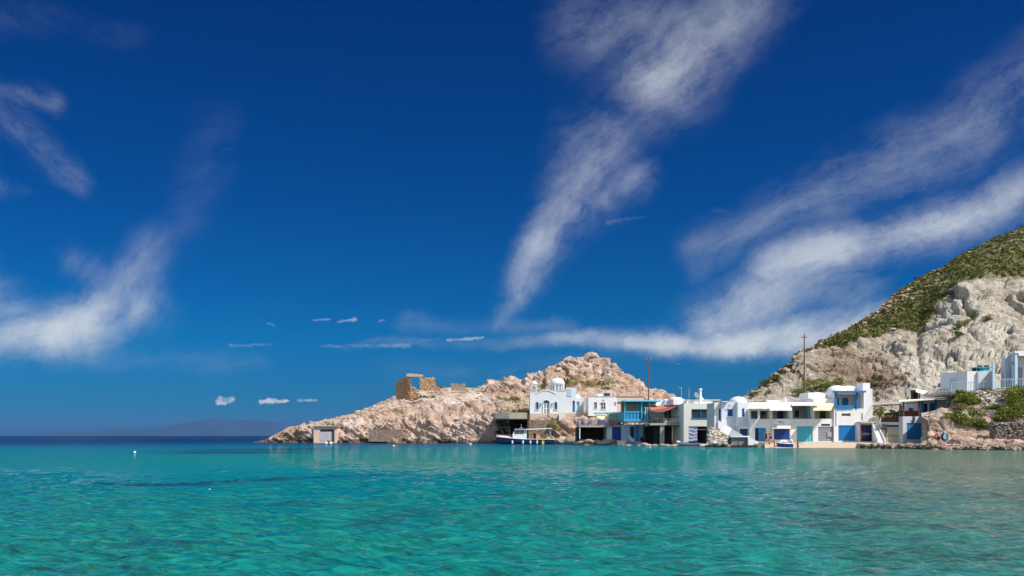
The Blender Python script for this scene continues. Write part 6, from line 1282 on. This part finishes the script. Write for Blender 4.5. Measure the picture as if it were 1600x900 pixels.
# ground positions, weighted by where the hillside is green
cand = np.flatnonzero((va > .35) & (Tg.ravel() > 4.0) & (Tg.ravel() < 5.15) & (PXg.ravel() < 1680)); pick = rn.choice(cand, 5200, p=(va[cand] * (Dg.ravel()[cand] ** 1.0)) / (va[cand] * (Dg.ravel()[cand] ** 1.0)).sum())
def cushions(pick, n, rlo, rhi, size, mat, name, label, G_):
    Xg, Dg, Zg = G_; out = []
    for i in pick:
        r_ = rn.uniform(rlo, rhi) * (1.6 if rn.rand() < .12 else 1); d = rn.normal(size=(n, 3)); d /= np.linalg.norm(d, axis=1)[:, None]; d[:, 2] = abs(d[:, 2]) * .75
        q = np.array([Xg.flat[i], Dg.flat[i], Zg.flat[i] - .05]) + d * r_ * rn.uniform(.6, 1.05, (n, 1))
        a = rn.normal(size=(n, 3)); a /= np.linalg.norm(a, axis=1)[:, None]; b = np.cross(a, rn.normal(size=(n, 3))); b /= np.linalg.norm(b, axis=1)[:, None]
        s = (size * r_ * rn.uniform(.6, 1.3, n))[:, None, None]; out.append((q[:, None] + (LEAF[None, :, 0:1] * a[:, None] + LEAF[None, :, 1:2] * 2.4 * b[:, None]) * s).reshape(-1, 3))
    V = np.concatenate(out); o = rawmesh(name, V, np.arange(len(V)).reshape(-1, 4), mat); return tag(o, label, 'scrub', None, 'stuff')
cushions(pick[:3000], 34, .25, .65, .6, 'scrub', 'scrub', 'dark green scrub covering the upper slope of the hill', (Xg, Dg, Zg))
cushions(pick[3000:4300], 28, .2, .55, .6, 'bush', 'scrub', 'brighter green cushions scattered through the scrub of the upper slope', (Xg, Dg, Zg))
cushions(pick[4300:], 28, .2, .5, .6, 'drybush', 'scrub', 'yellow dry cushions scattered through the scrub of the upper slope', (Xg, Dg, Zg))
cand = np.flatnonzero((Tg.ravel() > 4.05) & (Tg.ravel() < 5.1) & (PXg.ravel() < 1680) & (va < .6)); pick = rn.choice(cand, 2600)
cushions(pick[:1500], 24, .15, .45, .7, 'brownbush', 'scrub', 'brown dry cushions between the rocks of the upper slope', (Xg, Dg, Zg))
cushions(pick[1500:], 24, .15, .45, .7, 'scrub', 'scrub', 'scattered green cushions on the bare reddish rock near the ridge', (Xg, Dg, Zg))
cand = np.flatnonzero((Tg.ravel() > 4.02) & (Tg.ravel() < 5.0) & (PXg.ravel() < 1680) & (va < .75)); stonemesh('ridge_stones', [((Xg.flat[i], Dg.flat[i], Zg.flat[i]), rn.uniform(.18, .55)) for i in rn.choice(cand, 480)], 'hillrock', None, .7, label='pale and reddish stones showing through the scrub near the hill ridge', cat='stones', kind='stuff')
Xb, Db, Zb, PXb, Tb, PYb = BG; vb = np.zeros(Xb.size, np.float32); bank.data.attributes['veg'].data.foreach_get('value', vb)
cand = np.flatnonzero((vb > .4) & (PXb.ravel() < 1720)); pick = rn.choice(cand, 330); cushions(pick, 70, .22, .6, .42, 'bush', 'ground_cover', 'low green ground cover on the bank under the upper terrace', (Xb, Db, Zb))
Xh, Dh, Zh, PXh, Th, PYh = HG; vh = np.zeros(Xh.size, np.float32); head.data.attributes['veg'].data.foreach_get('value', vh)
cand = np.flatnonzero((vh > .45) & (PXh.ravel() > 770) & (PXh.ravel() < 960)); pick = rn.choice(cand, 90) if len(cand) else []
if len(pick): cushions(pick, 40, .3, .7, .5, 'drybush', 'ground_cover', 'dry grass and low plants on the headland around the chapel', (Xh, Dh, Zh))
# loose stones over the headland and the foot of the hill
sp = []
cand = np.flatnonzero((Th.ravel() > 1.9) & (Th.ravel() < 5.0) & (PXh.ravel() > 480) & (PXh.ravel() < 826)); 
for i in rn.choice(cand, 850): sp.append(((Xh.flat[i], Dh.flat[i], Zh.flat[i] + .02), rn.uniform(.12, .42) * (1.7 if rn.rand() < .06 else 1)))
stonemesh('loose_stones', sp, 'pinkrock', None, .7, label='loose stones strewn over the pink slope of the headland', cat='stones', kind='stuff')
cand = np.flatnonzero((Th.ravel() > 4.3) & (Th.ravel() < 5.0) & (PXh.ravel() > 752) & (PXh.ravel() < 1035)); sp = []
for i in rn.choice(cand, 60): sp.append(((Xh.flat[i], Dh.flat[i], Zh.flat[i] - .2), rn.uniform(.4, 1.2)))
stonemesh('knoll_boulders', sp, 'pinkrock', None, .85, label='rounded boulders crowning the pink knoll behind the chapel', cat='boulders', kind='stuff')

# ------------------------------------------------------------------ people
def person(base, face, pose, label, skin='skin', h=1.72, shorts=None, top=None, suit=None):
    """one continuous skinned body; face is the heading; pose gives joint positions in body axes (x right, y forward, z up) for h=1.72"""
    t = thing('person', base, label, 'person'); k = h / 1.72; rz = Matrix.Rotation(face, 3, 'Z')
    J = dict(pelvis=(0, 0, .93), waist=(0, 0, 1.08), chest=(0, .01, 1.30), neck=(0, 0, 1.47), throat=(0, .01, 1.53), jaw=(0, .04, 1.58), head=(0, .03, 1.65), crown=(0, .02, 1.70))
    for s, n in ((-1, 'l'), (1, 'r')):
        J.update({n + 'sh': (s * .17, 0, 1.42), n + 'el': (s * .24, -.02, 1.14), n + 'wr': (s * .26, .05, .90), n + 'pa': (s * .26, .07, .83), n + 'hip': (s * .09, 0, .88), n + 'kn': (s * .10, .02, .50), n + 'an': (s * .10, -.01, .09), n + 'to': (s * .11, .13, .03)})
    J.update(pose)
    Rr = dict(pelvis=.135, waist=.115, chest=.14, neck=.07, throat=.055, jaw=.075, head=.098, crown=.07)
    for n in 'lr': Rr.update({n + 'sh': .065, n + 'el': .045, n + 'wr': .028, n + 'pa': .036, n + 'hip': .095, n + 'kn': .062, n + 'an': .042, n + 'to': .034})
    E = [('pelvis', 'waist'), ('waist', 'chest'), ('chest', 'neck'), ('neck', 'throat'), ('throat', 'jaw'), ('jaw', 'head'), ('head', 'crown')]
    for n in 'lr': E += [('neck', n + 'sh'), (n + 'sh', n + 'el'), (n + 'el', n + 'wr'), (n + 'wr', n + 'pa'), ('pelvis', n + 'hip'), (n + 'hip', n + 'kn'), (n + 'kn', n + 'an'), (n + 'an', n + 'to')]
    for n, s in (('l', -1), ('r', 1)):      # five fingers on each palm, nose and ears on the head
        d = (Vector(J[n + 'pa']) - Vector(J[n + 'wr'])).normalized(); side = d.cross(Vector((s * 1.0, 0, .01))).normalized()
        for i in range(4):
            o_ = side * (i - 1.5) * .02; a = Vector(J[n + 'pa']) + d * .035 + o_; b = a + d * (.035 + .008 * (i in (1, 2))) + Vector((-s * .006, 0, 0)); J[f'{n}f{i}'] = tuple(a); J[f'{n}g{i}'] = tuple(b); Rr[f'{n}f{i}'] = .0095; Rr[f'{n}g{i}'] = .008; E += [(n + 'pa', f'{n}f{i}'), (f'{n}f{i}', f'{n}g{i}')]
        a = Vector(J[n + 'wr']) * .5 + Vector(J[n + 'pa']) * .5 + side * .035; b = a + d * .03 + side * .015; J[n + 't0'] = tuple(a); J[n + 't1'] = tuple(b); Rr[n + 't0'] = .012; Rr[n + 't1'] = .009; E += [(n + 'pa', n + 't0'), (n + 't0', n + 't1')]
    hd = Vector(J['head']); J['nose'] = tuple(hd + Vector((0, .115, -.03))); Rr['nose'] = .016; E.append(('head', 'nose'))
    names = list(J); me = bpy.data.meshes.new('body'); me.from_pydata([tuple(rz @ (Vector(J[n]) * k)) for n in names], [(names.index(a), names.index(b)) for a, b in E], []); me.materials.append(MAT[skin])
    o = bpy.data.objects.new('body', me); C.objects.link(o); o.parent = t; sk = o.modifiers.new('skin', 'SKIN'); sk.use_smooth_shade = True
    for n, v in zip(names, me.skin_vertices[0].data): v.radius = (Rr[n] * k, Rr[n] * k); v.use_root = n == 'pelvis'
    sb = o.modifiers.new('sub', 'SUBSURF'); sb.levels = 1; sb.render_levels = 1
    g = lambda n: Vector(base) + rz @ (Vector(J[n]) * k)
    m2 = MB(); hh = g('head'); m2.dome(tuple(hh + rz @ Vector((0, -.02, .02))), .108 * k, .118 * k, .115 * k, 12, 6); m2.tube([hh + rz @ Vector((0, -.05, .05)), hh + rz @ Vector((0, -.06, -.04))], .085 * k, 8, .06 * k); m2.sm = True; m2.build('hair', 'hair', t)
    for s in (-1, 1): MB().dome(tuple(hh + rz @ Vector((s * .035, .088, .0))), .012, .012, .012, 6, 3, True).build('eye', 'black', t)
    if shorts:
        m2 = MB()
        for n in 'lr': m2.tube([g(n + 'hip') + Vector((0, 0, .03)), g(n + 'hip').lerp(g(n + 'kn'), .55)], .112 * k, 10, .098 * k)
        m2.tube([g('waist').lerp(g('pelvis'), .35), g('pelvis') + (g('pelvis') - g('waist')) * .3], .15 * k, 12, .155 * k); m2.sm = True; m2.build('shorts', shorts, t)
    if top: m2 = MB(); m2.tube([g('pelvis') , g('waist'), g('chest'), g('neck') - (g('neck') - g('chest')) * .2], .152 * k, 12, .15 * k); m2.sm = True; m2.build('shirt', top, t)
    if suit:
        m2 = MB(); m2.tube([g('waist').lerp(g('pelvis'), .5), g('pelvis') + (g('pelvis') - g('waist')) * .45], .147 * k, 12, .13 * k); m2.tube([g('waist').lerp(g('chest'), .75), g('chest') + (g('neck') - g('chest')) * .25], .150 * k, 12, .148 * k); m2.sm = True; m2.build('swimwear', suit, t)
    return t
def land_z(px, D, key):
    x = (px - CX) / FX * D; h = BV[key].ray_cast(Vector((x, D, 60)), Vector((0, 0, -1))); return h[0].z if h[0] else 0
D = 92.6; X0 = (1466.5 - CX) / FX * D; zz = max(land_z(1466.5, D, 'bank'), bz(696, D))
person((X0, D, zz), R(20), dict(neck=(0, .16, 1.45), chest=(0, .1, 1.28), throat=(0, .2, 1.5), jaw=(0, .25, 1.54), head=(0, .26, 1.6), crown=(0, .26, 1.66), lsh=(-.17, .15, 1.4), rsh=(.17, .15, 1.4), rel=(.3, .2, 1.15), rwr=(.4, .28, .95), rpa=(.43, .3, .88), lel=(-.24, .22, 1.12), lwr=(-.22, .34, .92), lpa=(-.21, .38, .85)), 'sunburnt man in dark shorts seen from behind on the rocks right of the anchor house', 'skinred', 1.76, shorts='black')
c0 = Vector((X0 + .68, D - .05, zz + 1.0)); m2 = MB(); m2.tube([c0 + Vector((.3 * math.cos(a), 0, .38 * math.sin(a))) for a in np.linspace(0, 2 * math.pi, 20)], .14, 8); m2.sm = True; rg = m2.build('swim_ring', 'navy', None, 'dark blue and turquoise swim ring held beside the sunburnt man', 'swim ring'); MB().tube([c0 + Vector((.2 * math.cos(a), -.12, .26 * math.sin(a))) for a in np.linspace(0, 2 * math.pi, 20)], .05, 6).build('ring_stripe', 'cyan', rg)
m2 = stonemesh('towel', [((X0 + .7, D + .1, zz + .05), .34), ((X0 + 1.05, D + .1, zz + .02), .26), ((X0 + .4, D + .3, zz), .22)], 'pinkcloth', None, .6, label='crumpled pink towel lying on the rocks beside the sunburnt man', cat='towel')
D = 111.2; z0 = .53
person(((1204 - CX) / FX * D, D, z0), R(150), dict(rel=(.32, .05, 1.25), rwr=(.3, .2, 1.4), rpa=(.29, .25, 1.46)), 'person in a dark red top standing on the quay by the royal blue garage door', 'skin', 1.68, shorts='black', top='redcanvas')
sit = dict(pelvis=(0, 0, .12), waist=(0, -.02, .28), chest=(0, .0, .48), neck=(0, .03, .65), throat=(0, .05, .7), jaw=(0, .09, .75), head=(0, .09, .82), crown=(0, .08, .88), lsh=(-.17, .03, .6), rsh=(.17, .03, .6), lel=(-.24, -.05, .36), lwr=(-.22, -.14, .14), lpa=(-.22, -.18, .06), rel=(.25, .1, .36), rwr=(.18, .3, .36), rpa=(.16, .36, .35), lhip=(-.09, .03, .1), rhip=(.09, .03, .1), lkn=(-.1, .42, .16), rkn=(.1, .40, .32), lan=(-.1, .55, -.22), ran=(.1, .52, -.08), lto=(-.1, .68, -.26), rto=(.1, .66, -.13))
person(((1202 - CX) / FX * 110.1, 110.1, z0), R(170), sit, 'tanned bather sitting on the quay edge below the person in dark red', 'skin', 1.66, suit='redcanvas')
person(((1196.5 - CX) / FX * 111.6, 111.6, z0), R(200), {}, 'slim person in dark clothes standing behind the seated bather', 'skin', 1.72, shorts='brown', top='timber')
person(((1210.5 - CX) / FX * 107.6, 107.6, -.15), R(120), dict(lkn=(-.1, .2, .5), waist=(0, .05, 1.07), chest=(0, .15, 1.27), neck=(0, .24, 1.42), throat=(0, .27, 1.47), jaw=(0, .31, 1.5), head=(0, .33, 1.56), crown=(0, .33, 1.62), lsh=(-.17, .22, 1.37), rsh=(.17, .22, 1.37), rel=(.26, .35, 1.15), rwr=(.25, .55, 1.05), rpa=(.25, .62, 1.03), lel=(-.26, .3, 1.1), lwr=(-.24, .48, .98), lpa=(-.24, .54, .95)), 'wading bather bending beside the bow of the dark blue boat', 'skin', 1.2, suit='black')
person(((1246.5 - CX) / FX * 105.6, 105.6, -.62), R(190), dict(rel=(.34, .1, 1.22), rwr=(.5, .22, 1.1), rpa=(.55, .26, 1.07), lel=(-.36, .08, 1.25), lwr=(-.55, .15, 1.15), lpa=(-.61, .17, 1.12)), 'dark-haired bather in dark swimwear wading waist-deep before the turquoise garage door', 'skin', 1.66, suit='black')
person(((1193.8 - CX) / FX * 115.2, 115.2, F(113.5).z(654.6)), R(180), {}, 'person in dark clothes standing in the shade of the upper loggia', 'skin', 1.7, shorts='black', top='black')
# seagull gliding over the village
gu = thing('seagull', at(1060, 569, 150), 'small white gull gliding over the roofs against the blue sky', 'bird'); o_ = at(1060, 569, 150)
m2 = MB(); m2.dome(tuple(o_), .09, .24, .08, 10, 5, True); m2.tube([o_ + Vector((0, -.2, .02)), o_ + Vector((0, -.33, .03))], .05, 8, .02)
for s in (-1, 1): m2.add([tuple(o_ + Vector(v)) for v in ((s * .05, -.09, .03), (s * .32, -.1, .16), (s * .62, .06, .08), (s * .3, .06, .15), (s * .05, .1, .03))] + [tuple(o_ + Vector(v)) for v in ((s * .05, -.09, .0), (s * .32, -.1, .13), (s * .62, .06, .07), (s * .3, .06, .12), (s * .05, .1, .0))], [(0, 1, 3, 4), (1, 2, 3), (9, 8, 6, 5), (8, 7, 6)])
m2.build('body', 'white', gu)
# dark oars, chairs and small things by the slipway
D = 137.2; t = thing('outdoor_chair', ((1003 - CX) / FX * D, D, .35), 'dark folding chair by the sky blue side door of the balcony house', 'chair'); x = (1003 - CX) / FX * D
MB().box(x - .25, x + .25, D - .25, D + .25, .78, .83).build('seat', 'black', t); MB().box(x - .25, x + .25, D + .22, D + .27, .83, 1.35).build('backrest', 'black', t)
for sx in (-.22, .18):
    for sy in (-.22, .18): MB().box(x + sx, x + sx + .04, D + sy, D + sy + .04, .3, .78).build('leg', 'black', t)

# ------------------------------------------------------------------ air
hz = MB(); hz.box(-17000, 17000, -200, 15500, -4, 330); m_h = bpy.data.materials.new('haze'); m_h.use_nodes = True; T = NT(m_h.node_tree)
pv = T.n('ShaderNodeVolumePrincipled'); pv.inputs['Color'].default_value = (0.25, 0.52, 1.0, 1); pv.inputs['Density'].default_value = 1.6e-5; pv.inputs['Anisotropy'].default_value = 0.1
T.nt.links.new(pv.outputs[0], T.n('ShaderNodeOutputMaterial').inputs['Volume'])
o = hz.build('haze', m_h, None, kind='stuff')
o['label'] = 'thin blue sea haze over the whole bay'; o['category'] = 'haze'
